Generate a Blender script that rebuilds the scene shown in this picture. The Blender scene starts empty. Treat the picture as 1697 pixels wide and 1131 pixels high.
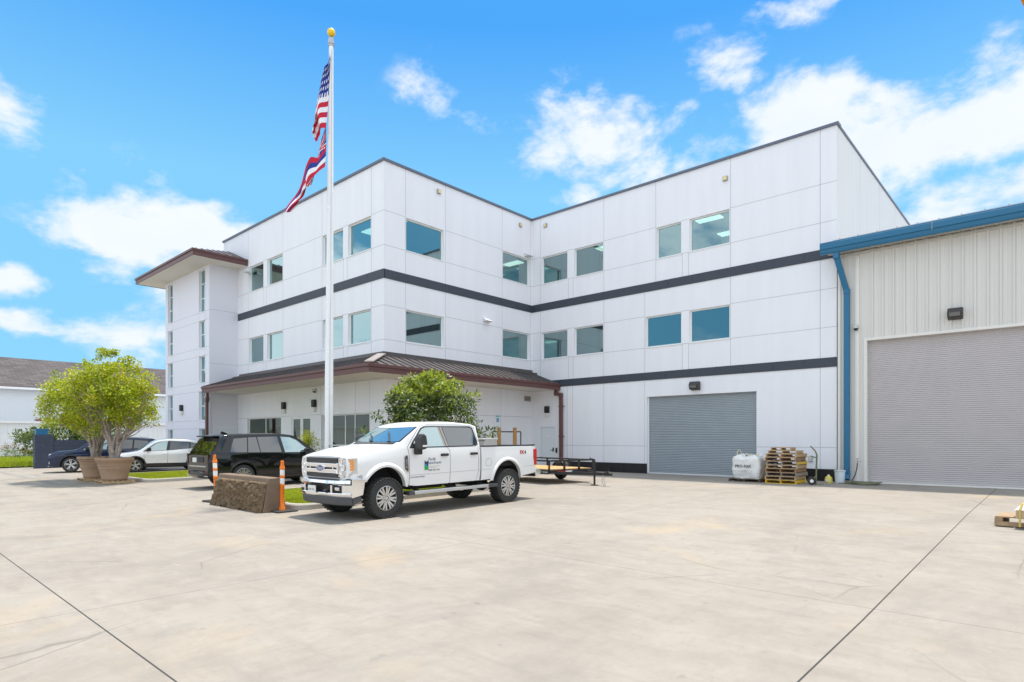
import bpy, bmesh, math, random
from mathutils import Vector, Matrix
random.seed(7)
S = bpy.context.scene
COL = S.collection
PI = math.pi
# ------------------------------------------------------------------ camera
YAW = math.radians(42.2); CH = 1.6
F_PX = 1005.0; CX = 848.5; HZ = 728.0
cam = bpy.data.cameras.new('camera'); camo = bpy.data.objects.new('camera', cam); COL.objects.link(camo)
camo.location = (0, 0, CH); camo.rotation_euler = (PI/2, 0, YAW)
cam.sensor_width = 36; cam.lens = 36*F_PX/1697.0
cam.shift_y = (HZ-565.5)/1697.0
cam.clip_start = .05; cam.clip_end = 5000
S.camera = camo
# ------------------------------------------------------------------ world, sun, exposure
S.view_settings.view_transform = 'Standard'; S.view_settings.look = 'None'
S.view_settings.gamma = 1; S.view_settings.exposure = 1.10
SUN_EL = math.radians(75); SUN_AZ = math.radians(1)      # azimuth from +Y towards +X
W = bpy.data.worlds.new('World'); S.world = W; W.use_nodes = True
nt = W.node_tree; nt.nodes.clear()
def N(t, **k):
    n = nt.nodes.new(t)
    for a, b in k.items(): setattr(n, a, b)
    return n
def L(a, b): nt.links.new(a, b)
R_ = Vector((math.cos(YAW), math.sin(YAW), 0)); FW = Vector((-math.sin(YAW), math.cos(YAW), 0))
def ray(px, py):
    return R_*((px-CX)/F_PX) + FW + Vector((0, 0, (HZ-py)/F_PX))
out = N('ShaderNodeOutputWorld'); bg = N('ShaderNodeBackground'); bg.inputs[1].default_value = 0.15
sky = N('ShaderNodeTexSky', sky_type='NISHITA'); sky.sun_disc = False
sky.sun_elevation = SUN_EL; sky.sun_rotation = SUN_AZ
sky.air_density = 1.0; sky.dust_density = 0.4; sky.ozone_density = 2.0
hs = N('ShaderNodeHueSaturation'); hs.inputs['Hue'].default_value = 0.50; hs.inputs['Saturation'].default_value = 1.1; hs.inputs['Value'].default_value = .5
L(sky.outputs[0], hs.inputs['Color'])
tc = N('ShaderNodeTexCoord'); d = tc.outputs['Generated']
nrm = N('ShaderNodeVectorMath', operation='NORMALIZE'); L(d, nrm.inputs[0]); d = nrm.outputs[0]
def math_(op, a, b=None, clamp=False):
    n = N('ShaderNodeMath', operation=op); n.use_clamp = clamp
    for i, v in enumerate((a, b)):
        if v is None: continue
        if isinstance(v, (int, float)): n.inputs[i].default_value = v
        else: L(v, n.inputs[i])
    return n.outputs[0]
# cloud banks: direction, angular half width, angular half height, weight
BANKS = [(255, 380, 135, 78, 1.25), (330, 420, 110, 72, 1.1), (180, 370, 80, 55, 1.0), (20, 190, 75, 50, 1.1), (10, 462, 50, 28, .85), (70, 540, 100, 28, .62),
         (240, 560, 80, 50, .55), (715, 155, 60, 42, .62), (800, 205, 70, 30, .45), (1000, 215, 110, 70, 1.05), (1100, 255, 120, 60, 1.05),
         (1050, 290, 80, 34, .9), (960, 335, 60, 34, .8), (1215, 100, 70, 42, .75), (1490, 85, 45, 26, .6), (1350, 190, 110, 60, 1.0),
         (1500, 225, 170, 95, 1.15), (1640, 190, 140, 90, 1.1), (1600, 330, 200, 70, .85), (1400, 270, 120, 70, .95), (1320, 12, 170, 24, .5),
         (930, 250, 90, 60, .8)]
acc = None
for px, py, rx, ry, wt in BANKS:
    c = ray(px, py); ln = c.length; c.normalize()
    k = 1.0/(F_PX*ln) * 1.35
    kx = k*rx*(1/(ln if ln > 1 else 1)) if False else rx*k; kz = ry*k
    s1 = N('ShaderNodeVectorMath', operation='SUBTRACT'); L(d, s1.inputs[0]); s1.inputs[1].default_value = c
    s2 = N('ShaderNodeVectorMath', operation='MULTIPLY'); L(s1.outputs[0], s2.inputs[0]); s2.inputs[1].default_value = (1/kx, 1/kx, 1/kz)
    s3 = N('ShaderNodeVectorMath', operation='LENGTH'); L(s2.outputs[0], s3.inputs[0])
    mr = N('ShaderNodeMapRange', interpolation_type='SMOOTHSTEP'); L(s3.outputs['Value'], mr.inputs[0])
    mr.inputs[1].default_value = 1.35; mr.inputs[2].default_value = 0.0; mr.inputs[3].default_value = 0; mr.inputs[4].default_value = wt*1.18
    acc = mr.outputs[0] if acc is None else math_('MAXIMUM', acc, mr.outputs[0])
mp = N('ShaderNodeMapping'); L(d, mp.inputs[0]); mp.inputs['Scale'].default_value = (1, 1, 1.7); mp.inputs['Location'].default_value = (3.1, 1.7, .4)
n1 = N('ShaderNodeTexNoise'); L(mp.outputs[0], n1.inputs['Vector']); n1.inputs['Scale'].default_value = 8.5; n1.inputs['Detail'].default_value = 12; n1.inputs['Roughness'].default_value = .60; n1.inputs['Distortion'].default_value = .15
n2 = N('ShaderNodeTexNoise'); L(mp.outputs[0], n2.inputs['Vector']); n2.inputs['Scale'].default_value = 2.2; n2.inputs['Detail'].default_value = 4
# scattered cloud behind camera and overhead, added to lighten walls (seen in window reflections)
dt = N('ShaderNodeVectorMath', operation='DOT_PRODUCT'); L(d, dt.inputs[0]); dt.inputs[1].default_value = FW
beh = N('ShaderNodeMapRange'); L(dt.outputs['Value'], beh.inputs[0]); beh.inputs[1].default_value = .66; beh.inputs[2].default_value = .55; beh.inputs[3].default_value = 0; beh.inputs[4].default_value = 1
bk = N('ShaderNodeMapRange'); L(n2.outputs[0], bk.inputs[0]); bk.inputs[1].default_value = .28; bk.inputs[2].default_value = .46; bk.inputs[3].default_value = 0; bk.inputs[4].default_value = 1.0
def mirrored(px, py, ax):
    r = ray(px, py); r[ax] = -r[ax]; return r.normalized()
def spot(c, r0):
    s3 = N('ShaderNodeVectorMath', operation='DISTANCE'); L(d, s3.inputs[0]); s3.inputs[1].default_value = c
    mr = N('ShaderNodeMapRange', interpolation_type='SMOOTHSTEP'); L(s3.outputs['Value'], mr.inputs[0]); mr.inputs[1].default_value = r0; mr.inputs[2].default_value = r0*.45; return mr.outputs[0]
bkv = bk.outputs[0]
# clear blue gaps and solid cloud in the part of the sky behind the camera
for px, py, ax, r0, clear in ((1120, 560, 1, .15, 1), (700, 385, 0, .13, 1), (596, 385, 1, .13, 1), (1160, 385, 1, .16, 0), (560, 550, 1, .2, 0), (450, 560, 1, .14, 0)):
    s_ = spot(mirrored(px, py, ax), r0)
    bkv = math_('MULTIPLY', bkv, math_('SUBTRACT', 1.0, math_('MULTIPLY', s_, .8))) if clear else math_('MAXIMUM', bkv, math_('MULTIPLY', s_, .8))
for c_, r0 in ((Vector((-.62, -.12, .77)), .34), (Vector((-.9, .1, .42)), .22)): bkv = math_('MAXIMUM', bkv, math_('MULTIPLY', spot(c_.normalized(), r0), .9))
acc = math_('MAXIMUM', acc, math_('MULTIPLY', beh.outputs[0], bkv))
dens = math_('ADD', acc, math_('MULTIPLY', math_('SUBTRACT', n1.outputs[0], 0.5), 3.4))
dm = N('ShaderNodeMapRange', interpolation_type='SMOOTHSTEP'); L(dens, dm.inputs[0]); dm.inputs[1].default_value = .33; dm.inputs[2].default_value = 1.12; dm.inputs[3].default_value = 0; dm.inputs[4].default_value = .97
gate = N('ShaderNodeMapRange'); L(acc, gate.inputs[0]); gate.inputs[1].default_value = .02; gate.inputs[2].default_value = .35
cf = math_('MULTIPLY', dm.outputs[0], gate.outputs[0], True)
n3 = N('ShaderNodeTexNoise'); L(mp.outputs[0], n3.inputs['Vector']); n3.inputs['Scale'].default_value = 9; n3.inputs['Detail'].default_value = 5
cr = N('ShaderNodeMix', data_type='RGBA'); L(n3.outputs[0], cr.inputs[0]); cr.inputs[6].default_value = (2.5, 2.85, 3.2, 1); cr.inputs[7].default_value = (3.25, 3.25, 3.25, 1)
mx = N('ShaderNodeMix', data_type='RGBA'); L(cf, mx.inputs[0])
sz = N('ShaderNodeSeparateXYZ'); L(d, sz.inputs[0]); zr_ = N('ShaderNodeMapRange'); L(sz.outputs[2], zr_.inputs[0]); zr_.inputs[1].default_value = .37; zr_.inputs[2].default_value = .56
blu = N('ShaderNodeMix', data_type='RGBA'); L(zr_.outputs[0], blu.inputs[0]); blu.inputs[6].default_value = (.76, 2.08, 3.2, 1); blu.inputs[7].default_value = (.20, 1.27, 3.15, 1)
sm_ = N('ShaderNodeMix', data_type='RGBA'); sm_.inputs[0].default_value = .88; L(hs.outputs[0], sm_.inputs[6]); L(blu.outputs[2], sm_.inputs[7]); L(sm_.outputs[2], mx.inputs[6]); bright = N('ShaderNodeVectorMath', operation='SCALE'); L(cr.outputs[2], bright.inputs[0]); L(math_('ADD', 1.0, math_('MULTIPLY', beh.outputs[0], .55)), bright.inputs[3]); L(bright.outputs[0], mx.inputs[7])  # out-of-view cloud boosted above the visible cloud to lift the walls
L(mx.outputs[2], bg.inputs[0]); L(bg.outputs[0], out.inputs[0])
sl = bpy.data.lights.new('sun', 'SUN'); sl.energy = 2.35; sl.angle = math.radians(3.0); sl.color = (1, .94, .85)
so = bpy.data.objects.new('sun', sl); COL.objects.link(so)
sd = Vector((math.sin(SUN_AZ)*math.cos(SUN_EL), math.cos(SUN_AZ)*math.cos(SUN_EL), math.sin(SUN_EL)))
so.rotation_euler = sd.to_track_quat('Z', 'Y').to_euler(); so.location = sd*60
S.cycles.max_bounces = 8; S.cycles.transparent_max_bounces = 12
S.cycles.sample_clamp_indirect = 4.0
# ------------------------------------------------------------------ helpers
def gz(y):                                   # the yard rises gently towards the building
    if y <= 6.5: return -.12
    if y >= 16: return 0.0
    return -.12 + .12*(y-6.5)/9.5
def gp(px, py, h=0.0):                       # the point of the yard seen at a photo position
    r = ray(px, py); z = -.06
    for _ in range(12):
        t = (z+h-CH)/r.z; p = Vector((0, 0, CH)) + r*t; z = gz(p.y)
    return p
def on_y(px, Y): r = ray(px, 700); return r.x*Y/r.y       # X where a photo column meets the plane y = Y
def on_x(px, X): r = ray(px, 700); return r.y*X/r.x       # Y where a photo column meets the plane x = X
MATS = {}
def mat(name, col, rough=.6, metal=0.0, var=.06, scale=3.0, bump=0.0, bscale=40.0, spec=.5, emit=None, coat=0, streak=0):
    if name in MATS: return MATS[name]
    m = bpy.data.materials.new(name); m.use_nodes = True; t = m.node_tree; b = t.nodes['Principled BSDF']
    b.inputs['Roughness'].default_value = rough; b.inputs['Metallic'].default_value = metal
    b.inputs['Specular IOR Level'].default_value = spec; b.inputs['Base Color'].default_value = (*col, 1)
    if coat: b.inputs['Coat Weight'].default_value = coat; b.inputs['Coat Roughness'].default_value = .04
    c = t.nodes.new('ShaderNodeTexCoord')
    if var:
        n = t.nodes.new('ShaderNodeTexNoise'); n.inputs['Scale'].default_value = scale; n.inputs['Detail'].default_value = 6; n.inputs['Roughness'].default_value = .62
        src = c.outputs['Object']
        if streak:
            q = t.nodes.new('ShaderNodeMapping'); q.inputs['Scale'].default_value = (streak, streak, .12); t.links.new(src, q.inputs[0]); src = q.outputs[0]
        t.links.new(src, n.inputs['Vector'])
        x = t.nodes.new('ShaderNodeMix'); x.data_type = 'RGBA'
        x.inputs[6].default_value = (*[max(0, v*(1-var*1.6)) for v in col], 1); x.inputs[7].default_value = (*[min(1, v*(1+var*1.6)) for v in col], 1)
        t.links.new(n.outputs[0], x.inputs[0]); t.links.new(x.outputs[2], b.inputs['Base Color'])
        r = t.nodes.new('ShaderNodeMapRange'); r.inputs[3].default_value = max(0, rough-.05); r.inputs[4].default_value = min(1, rough+.07)
        t.links.new(n.outputs[0], r.inputs[0]); t.links.new(r.outputs[0], b.inputs['Roughness'])
    if bump:
        n = t.nodes.new('ShaderNodeTexNoise'); n.inputs['Scale'].default_value = bscale; n.inputs['Detail'].default_value = 4
        t.links.new(c.outputs['Object'], n.inputs['Vector'])
        u = t.nodes.new('ShaderNodeBump'); u.inputs['Strength'].default_value = bump; u.inputs['Distance'].default_value = .02
        t.links.new(n.outputs[0], u.inputs['Height']); t.links.new(u.outputs[0], b.inputs['Normal'])
    if emit: b.inputs['Emission Color'].default_value = (*col, 1); b.inputs['Emission Strength'].default_value = emit
    MATS[name] = m; return m
def glassmat(name, body, fac, tint, through=0.0, grow=.45):     # reflective glazing over a dark or see-through body
    m = bpy.data.materials.new(name); m.use_nodes = True; t = m.node_tree; t.nodes.clear()
    o = t.nodes.new('ShaderNodeOutputMaterial'); g = t.nodes.new('ShaderNodeBsdfGlossy'); g.inputs['Color'].default_value = (*tint, 1); g.inputs['Roughness'].default_value = .004
    if through: b = t.nodes.new('ShaderNodeBsdfTransparent'); b.inputs['Color'].default_value = (*body, 1)
    else: b = t.nodes.new('ShaderNodeBsdfDiffuse'); b.inputs['Color'].default_value = (*body, 1)
    lw = t.nodes.new('ShaderNodeLayerWeight'); lw.inputs['Blend'].default_value = .35
    r = t.nodes.new('ShaderNodeMapRange'); r.inputs[3].default_value = fac; r.inputs[4].default_value = min(1, fac+grow); t.links.new(lw.outputs['Facing'], r.inputs[0])
    x = t.nodes.new('ShaderNodeMixShader'); t.links.new(r.outputs[0], x.inputs[0]); t.links.new(b.outputs[0], x.inputs[1]); t.links.new(g.outputs[0], x.inputs[2]); t.links.new(x.outputs[0], o.inputs[0])
    MATS[name] = m; return m
def leafmat(name, col):
    m = bpy.data.materials.new(name); m.use_nodes = True; t = m.node_tree; t.nodes.clear()
    o = t.nodes.new('ShaderNodeOutputMaterial'); b = t.nodes.new('ShaderNodeBsdfPrincipled'); b.inputs['Roughness'].default_value = .45; b.inputs['Specular IOR Level'].default_value = .4
    tr = t.nodes.new('ShaderNodeBsdfTranslucent'); x = t.nodes.new('ShaderNodeMixShader'); x.inputs[0].default_value = .35
    c = t.nodes.new('ShaderNodeTexCoord'); n = t.nodes.new('ShaderNodeTexNoise'); n.inputs['Scale'].default_value = 6; t.links.new(c.outputs['Object'], n.inputs['Vector'])
    q = t.nodes.new('ShaderNodeMix'); q.data_type = 'RGBA'; q.inputs[6].default_value = (*[v*.7 for v in col], 1); q.inputs[7].default_value = (*[min(1, v*1.3) for v in col], 1)
    t.links.new(n.outputs[0], q.inputs[0]); t.links.new(q.outputs[2], b.inputs['Base Color']); t.links.new(q.outputs[2], tr.inputs['Color'])
    t.links.new(b.outputs[0], x.inputs[1]); t.links.new(tr.outputs[0], x.inputs[2]); t.links.new(x.outputs[0], o.inputs[0])
    MATS[name] = m; return m

class MB:
    def __init__(s): s.v = []; s.f = []; s.m = []
    def add(s, vs, fs, mi=0):
        o = len(s.v); s.v += [tuple(p) for p in vs]; s.f += [tuple(i+o for i in f) for f in fs]; s.m += [mi]*len(fs); return s
    def box(s, a, b, mi=0):
        x0, y0, z0 = (min(a[i], b[i]) for i in range(3)); x1, y1, z1 = (max(a[i], b[i]) for i in range(3))
        return s.add([(x0,y0,z0),(x1,y0,z0),(x1,y1,z0),(x0,y1,z0),(x0,y0,z1),(x1,y0,z1),(x1,y1,z1),(x0,y1,z1)],
                     [(0,3,2,1),(4,5,6,7),(0,1,5,4),(1,2,6,5),(2,3,7,6),(3,0,4,7)], mi)
    def obox(s, c, size, M=None, mi=0):
        hx, hy, hz = (v/2 for v in size); vs = [Vector((x,y,z)) for z in (-hz,hz) for x, y in ((-hx,-hy),(hx,-hy),(hx,hy),(-hx,hy))]
        if M is not None: vs = [M @ v for v in vs]
        c = Vector(c)
        return s.add([v+c for v in vs], [(0,3,2,1),(4,5,6,7),(0,1,5,4),(1,2,6,5),(2,3,7,6),(3,0,4,7)], mi)
    def tube(s, p, q, r, r2=None, n=10, mi=0, caps=True):
        p, q = Vector(p), Vector(q); r2 = r if r2 is None else r2; ax = (q-p)
        if ax.length < 1e-6: return s
        ax.normalize(); u = ax.orthogonal().normalized(); w = ax.cross(u)
        vs = [p+(u*math.cos(a)+w*math.sin(a))*r for a in [2*PI*i/n for i in range(n)]] + [q+(u*math.cos(a)+w*math.sin(a))*r2 for a in [2*PI*i/n for i in range(n)]]
        fs = [(i, (i+1) % n, n+(i+1) % n, n+i) for i in range(n)]
        if caps: fs += [tuple(range(n-1, -1, -1)), tuple(range(n, 2*n))]
        return s.add(vs, fs, mi)
    def path(s, pts, r, n=8, mi=0):
        for a, b in zip(pts, pts[1:]): s.tube(a, b, r, n=n, mi=mi)
        return s
    def bar(s, p, q, w, h, mi=0, up=(0,0,1)):         # rectangular bar between two points
        p, q = Vector(p), Vector(q); ax = (q-p).normalized(); up = Vector(up)
        if abs(ax.dot(up)) > .99: up = Vector((1,0,0))
        sx = ax.cross(up).normalized(); uz = sx.cross(ax)
        vs = [c+sx*a*w/2+uz*b*h/2 for c in (p, q) for a, b in ((-1,-1),(1,-1),(1,1),(-1,1))]
        return s.add(vs, [(0,1,2,3),(7,6,5,4),(0,4,5,1),(1,5,6,2),(2,6,7,3),(3,7,4,0)], mi)
    def lathe(s, prof, n=24, M=None, mi=0, axis='z'):
        vs = []; k = len(prof)
        for i in range(n):
            a = 2*PI*i/n
            for r, z in prof:
                v = Vector((r*math.cos(a), r*math.sin(a), z)) if axis == 'z' else Vector((r*math.cos(a), z, r*math.sin(a)))
                vs.append(M @ v if M is not None else v)
        fs = [(i*k+j, ((i+1) % n)*k+j, ((i+1) % n)*k+j+1, i*k+j+1) for i in range(n) for j in range(k-1)]
        return s.add(vs, fs, mi)
    def prism(s, poly, axis, a, b, mi=0):              # polygon in the plane across axis, extruded a..b
        def P(u, v, w): return {'x': (w,u,v), 'y': (u,w,v), 'z': (u,v,w)}[axis]
        n = len(poly)
        return s.add([P(u,v,a) for u, v in poly]+[P(u,v,b) for u, v in poly],
                     [tuple(range(n))[::-1], tuple(range(n, 2*n))]+[(i, (i+1) % n, n+(i+1) % n, n+i) for i in range(n)], mi)
    def build(s, name, mats, parent=None, smooth=None, bevel=0, loc=None, fix=True):
        me = bpy.data.meshes.new(name); me.from_pydata(s.v, [], s.f); 
        if not isinstance(mats, (list, tuple)): mats = [mats]
        for m in mats: me.materials.append(m)
        me.polygons.foreach_set('material_index', s.m)
        if fix:
            bm = bmesh.new(); bm.from_mesh(me); bmesh.ops.recalc_face_normals(bm, faces=bm.faces); bm.to_mesh(me); bm.free()
        o = bpy.data.objects.new(name, me); COL.objects.link(o)
        if parent is not None: o.parent = parent
        if loc is not None: o.location = loc
        if smooth is not None:
            me.polygons.foreach_set('use_smooth', [True]*len(me.polygons)); me.set_sharp_from_angle(angle=math.radians(smooth))
        if bevel:
            b = o.modifiers.new('bevel', 'BEVEL'); b.width = bevel; b.segments = 2; b.limit_method = 'ANGLE'; b.angle_limit = math.radians(40)
        return o
def thing(name, label, cat, loc=(0,0,0), rz=0, group=None):
    o = bpy.data.objects.new(name, None); COL.objects.link(o); o.location = loc; o.rotation_euler = (0,0,rz)
    o['label'] = label; o['category'] = cat; o.empty_display_size = .2
    if group: o['group'] = group
    return o
def tag(o, label=None, cat=None, group=None, kind=None):
    if label: o['label'] = label
    if cat: o['category'] = cat
    if group: o['group'] = group
    if kind: o['kind'] = kind
    return o
def copy_tree(o, label=None, loc=None, rz=None, parent=None):
    c = o.copy(); COL.objects.link(c); c.parent = parent
    if label: c['label'] = label
    if loc is not None: c.location = loc
    if rz is not None: c.rotation_euler = (0,0,rz)
    for ch in list(o.children): copy_tree(ch, parent=c)
    return c
def textmesh(body, size, ext=0.0, shear=0.0, align='CENTER', spacing=1.0, bold=0.0):
    cu = bpy.data.curves.new('t', 'FONT'); cu.body = body; cu.size = size; cu.extrude = ext; cu.shear = shear; cu.align_x = align; cu.align_y = 'CENTER'; cu.space_character = spacing; cu.offset = bold
    cu.resolution_u = 3
    o = bpy.data.objects.new('t', cu); COL.objects.link(o)
    me = bpy.data.meshes.new_from_object(o.evaluated_get(bpy.context.evaluated_depsgraph_get())); COL.objects.unlink(o); bpy.data.objects.remove(o)
    return me
def textobj(name, body, size, m, parent, fn, **k):    # fn maps flat text coordinates to local space
    me = textmesh(body, size, **k)
    for v in me.vertices: v.co = fn(v.co.x, v.co.y, v.co.z)
    me.materials.clear(); me.materials.append(m)
    o = bpy.data.objects.new(name, me); COL.objects.link(o); o.parent = parent; return o

WALL = mat('stucco_white', (.83,.825,.85), .75, var=.042, scale=1.6, streak=1.3, bump=.12, bscale=60)
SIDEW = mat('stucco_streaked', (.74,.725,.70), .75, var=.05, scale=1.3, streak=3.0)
JOINT = mat('joint_grey', (.50,.51,.54), .8, var=0)
BAND = mat('band_slate', (.045,.052,.07), .55, var=.12, scale=.8)
BASE = mat('base_black_tile', (.012,.012,.013), .35, var=.2, scale=2)
COPING = mat('coping_blue_grey', (.13,.15,.20), .5, metal=.3, var=.05)
FRAME = mat('window_frame_white', (.82,.83,.82), .4, var=0)
BROWN = mat('brown_red_metal', (.125,.052,.048), .45, var=.06, scale=1.2)
ROOFM = mat('standing_seam_bronze', (.115,.10,.098), .38, metal=.35, var=.10, scale=1.2)
HIPM = mat('hip_cap_light', (.36,.31,.29), .4, metal=.3, var=.05)
SOFFIT = mat('soffit_beige', (.66,.61,.54), .8, var=.03)
DOORW = mat('door_paint', (.74,.77,.80), .5, var=.02)
BLACK = mat('black_plastic', (.015,.015,.016), .5, var=0)
DGREY = mat('dark_grey', (.06,.062,.068), .55, var=.05)
CHROME = mat('chrome', (.85,.86,.88), .10, metal=1.0, var=0)
STEEL = mat('steel', (.45,.46,.47), .35, metal=.9, var=.06)
WHITE = mat('white_enamel', (.82,.82,.82), .4, var=0)
RUBBER = mat('tyre_rubber', (.036,.035,.033), .85, var=.2, scale=8, bump=.3, bscale=60)
GLASS = glassmat('office_glass', (.15,.26,.23), .28, (.68,.93,.95), through=1)
GLASSD = glassmat('entry_glass', (.26,.34,.22), .10, (.85,.95,.85), through=1, grow=.25)
CARG = glassmat('car_glass_dark', (.010,.012,.013), .10, (.85,.9,.92))
CARGL = glassmat('car_glass_clear', (.10,.16,.16), .30, (.85,.97,.97))
CARGP = glassmat('car_glass_privacy', (.02,.022,.022), .12, (.9,.9,.9))
WOOD = mat('pallet_wood', (.34,.20,.10), .8, var=.3, scale=5, bump=.3, bscale=30)
WOODL = mat('pallet_wood_pale', (.50,.34,.19), .8, var=.25, scale=5, bump=.3, bscale=30)
YELP = mat('yellow_painted_wood', (.75,.46,.03), .6, var=.2, scale=6)
# ------------------------------------------------------------------ ground
def ground_mat():
    m = bpy.data.materials.new('yard_concrete'); m.use_nodes = True; t = m.node_tree; b = t.nodes['Principled BSDF']; b.inputs['Roughness'].default_value = .85
    b.inputs['Specular IOR Level'].default_value = .3
    def n(k, **a):
        q = t.nodes.new(k)
        for x, y in a.items(): setattr(q, x, y)
        return q
    def lk(a, c): t.links.new(a, c)
    def mm(op, a, c=None, cl=False):
        q = n('ShaderNodeMath', operation=op); q.use_clamp = cl
        for i, v in enumerate((a, c)):
            if v is None: continue
            if isinstance(v, (int, float)): q.inputs[i].default_value = v
            else: lk(v, q.inputs[i])
        return q.outputs[0]
    def noise(scale, det=6, rough=.6, sc=(1,1,1), dist=0):
        p = n('ShaderNodeMapping'); p.inputs['Scale'].default_value = sc; lk(co, p.inputs[0])
        q = n('ShaderNodeTexNoise'); q.inputs['Scale'].default_value = scale; q.inputs['Detail'].default_value = det; q.inputs['Roughness'].default_value = rough; q.inputs['Distortion'].default_value = dist
        lk(p.outputs[0], q.inputs['Vector']); return q.outputs[0]
    def rng(v, a, c, lo=0, hi=1):
        q = n('ShaderNodeMapRange'); lk(v, q.inputs[0]); q.inputs[1].default_value = a; q.inputs[2].default_value = c; q.inputs[3].default_value = lo; q.inputs[4].default_value = hi; return q.outputs[0]
    def mix(f, a, c):
        q = n('ShaderNodeMix', data_type='RGBA')
        (lk(f, q.inputs[0]) if not isinstance(f, float) else setattr(q.inputs[0], 'default_value', f))
        for i, v in ((6, a), (7, c)):
            if isinstance(v, tuple): q.inputs[i].default_value = (*v, 1)
            else: lk(v, q.inputs[i])
        return q.outputs[2]
    co = n('ShaderNodeTexCoord').outputs['Object']
    sx = n('ShaderNodeSeparateXYZ'); lk(co, sx.inputs[0]); X, Y = sx.outputs[0], sx.outputs[1]
    c = mix(rng(noise(.28), .35, .65), (.285,.250,.208), (.335,.298,.250))
    c = mix(rng(noise(1.7, 8), .36, .66, 0, .5), c, (.375,.335,.288))
    c = mix(rng(noise(2.6, 9, .72, (.35,1.3,1), .3), .49, .68, 0, .36), c, (.215,.185,.155))
    c = mix(rng(noise(9, 8, .7, (1,.45,1), .2), .50, .68, 0, .30), c, (.22,.195,.165))
    c = mix(rng(noise(5, 8, .7, (.5,1,1), .2), .52, .68, 0, .22), c, (.42,.385,.335))      # broom and drag marks
    c = mix(rng(noise(.45, 8, .75, (1,.6,1), .5), .50, .66, 0, .5), c, (.21,.195,.175))
    c = mix(rng(noise(.32, 5, .55, (1,1,1), .4), .58, .70, 0, .5), c, (.46,.35,.22))           # rusty patches
    c = mix(rng(noise(5.5, 3, .5), .70, .75, 0, .5), c, (.17,.16,.15))
    c = mix(rng(noise(2.1, 4, .5), .71, .745, 0, .45), c, (.20,.19,.18))                          # small oil spots
    c = mix(rng(noise(60, 3), .3, .7, 0, .16), c, (.22,.20,.18))
    def ring(cx, cy, r, w, k):
        dx = mm('SUBTRACT', X, cx); dy = mm('SUBTRACT', Y, cy)
        q = mm('SQRT', mm('ADD', mm('MULTIPLY', dx, dx), mm('MULTIPLY', dy, dy)))
        q = mm('ABSOLUTE', mm('SUBTRACT', q, r)); side = rng(mm('ADD', dx, mm('MULTIPLY', dy, .4)), -.5, 1.5)
        return mm('MULTIPLY', mm('MULTIPLY', rng(q, w, w*.3), k), mm('MULTIPLY', side, rng(noise(1.1), .35, .6)))
    for args in ((-13.5, 20.5, 4.2, .12, .38), (-13.5, 20.5, 5.9, .12, .30), (-12.0, 22.0, 5.0, .10, .25), (-24.0, 1.0, 6.0, .14, .3), (-9.5, 20.0, 4.5, .10, .25)):
        c = mix(ring(*args), c, (.16,.15,.14))
    # broad wavering dark bands running past the potted trees and along the front
    for y0, w, k in ((5.6, .28, .45), (4.3, .2, .3), (6.2, .16, .35)):
        wob = mm('MULTIPLY', mm('SUBTRACT', noise(.12, 2), .5), 1.8)
        q = mm('ABSOLUTE', mm('SUBTRACT', mm('ADD', Y, wob), y0))
        f = mm('MULTIPLY', mm('MULTIPLY', rng(q, w, w*.2), k), mm('MULTIPLY', rng(X, -19, -25), rng(noise(.8, 6, .7, (.4,2,1)), .35, .6)))
        c = mix(f, c, (.14,.14,.145))
    # fine cracks
    vo = n('ShaderNodeTexVoronoi', feature='DISTANCE_TO_EDGE'); vo.inputs['Scale'].default_value = .22
    wv = n('ShaderNodeMix', data_type='RGBA'); wv.inputs[0].default_value = .12; lk(co, wv.inputs[6])
    nz = n('ShaderNodeTexNoise'); nz.inputs['Scale'].default_value = 1.5; nz.inputs['Detail'].default_value = 6; lk(co, nz.inputs['Vector']); lk(nz.outputs[1], wv.inputs[7]); lk(wv.outputs[2], vo.inputs['Vector'])
    c = mix(mm('MULTIPLY', rng(vo.outputs[0], .0035, .001), rng(noise(.35, 2), .50, .60, 0, .45)), c, (.12,.11,.10))
    # saw-cut joints, 5.6 x 5.1 m, a few of them sealed dark and wide
    def joint(v, off, per, w, dark, extra=None):
        q = mm('FRACT', mm('DIVIDE', mm('SUBTRACT', v, off), per)); q = mm('MULTIPLY', mm('MINIMUM', q, mm('SUBTRACT', 1.0, q)), per)
        f = rng(q, w, w*.5, 0, dark)
        return f
    XJ = mm('ADD', X, mm('MULTIPLY', Y, .0087))
    c = mix(joint(XJ, -1.345, 5.9, .010, .6), c, (.10,.095,.09))
    c = mix(joint(Y, 1.585, 5.4, .010, .6), c, (.10,.095,.09))
    f = rng(mm('ABSOLUTE', mm('ADD', XJ, 1.345)), .010, .005, 0, .88); c = mix(f, c, (.03,.028,.026))
    f = rng(mm('ABSOLUTE', mm('SUBTRACT', Y, 1.585)), .009, .0045, 0, .88); c = mix(f, c, (.03,.03,.032))
    lk(c, b.inputs['Base Color'])
    bu = n('ShaderNodeBump'); bu.inputs['Strength'].default_value = .25; bu.inputs['Distance'].default_value = .01; lk(noise(90, 4), bu.inputs['Height']); lk(bu.outputs[0], b.inputs['Normal'])
    return m
g = MB(); ys = [-60, -5, 0, 3, 5, 6.5, 8, 9.5, 11, 12.5, 14, 15, 16, 18, 25, 60, 200, 2500]; xs = [-3000, -300, -60, -30, -10, 0, 20, 300, 2000]
vs = [(x, y, gz(y)) for y in ys for x in xs]; n = len(xs)
g.add(vs, [(j*n+i, j*n+i+1, (j+1)*n+i+1, (j+1)*n+i) for j in range(len(ys)-1) for i in range(n-1)])
tag(g.build('ground', ground_mat()), kind='structure')

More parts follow.
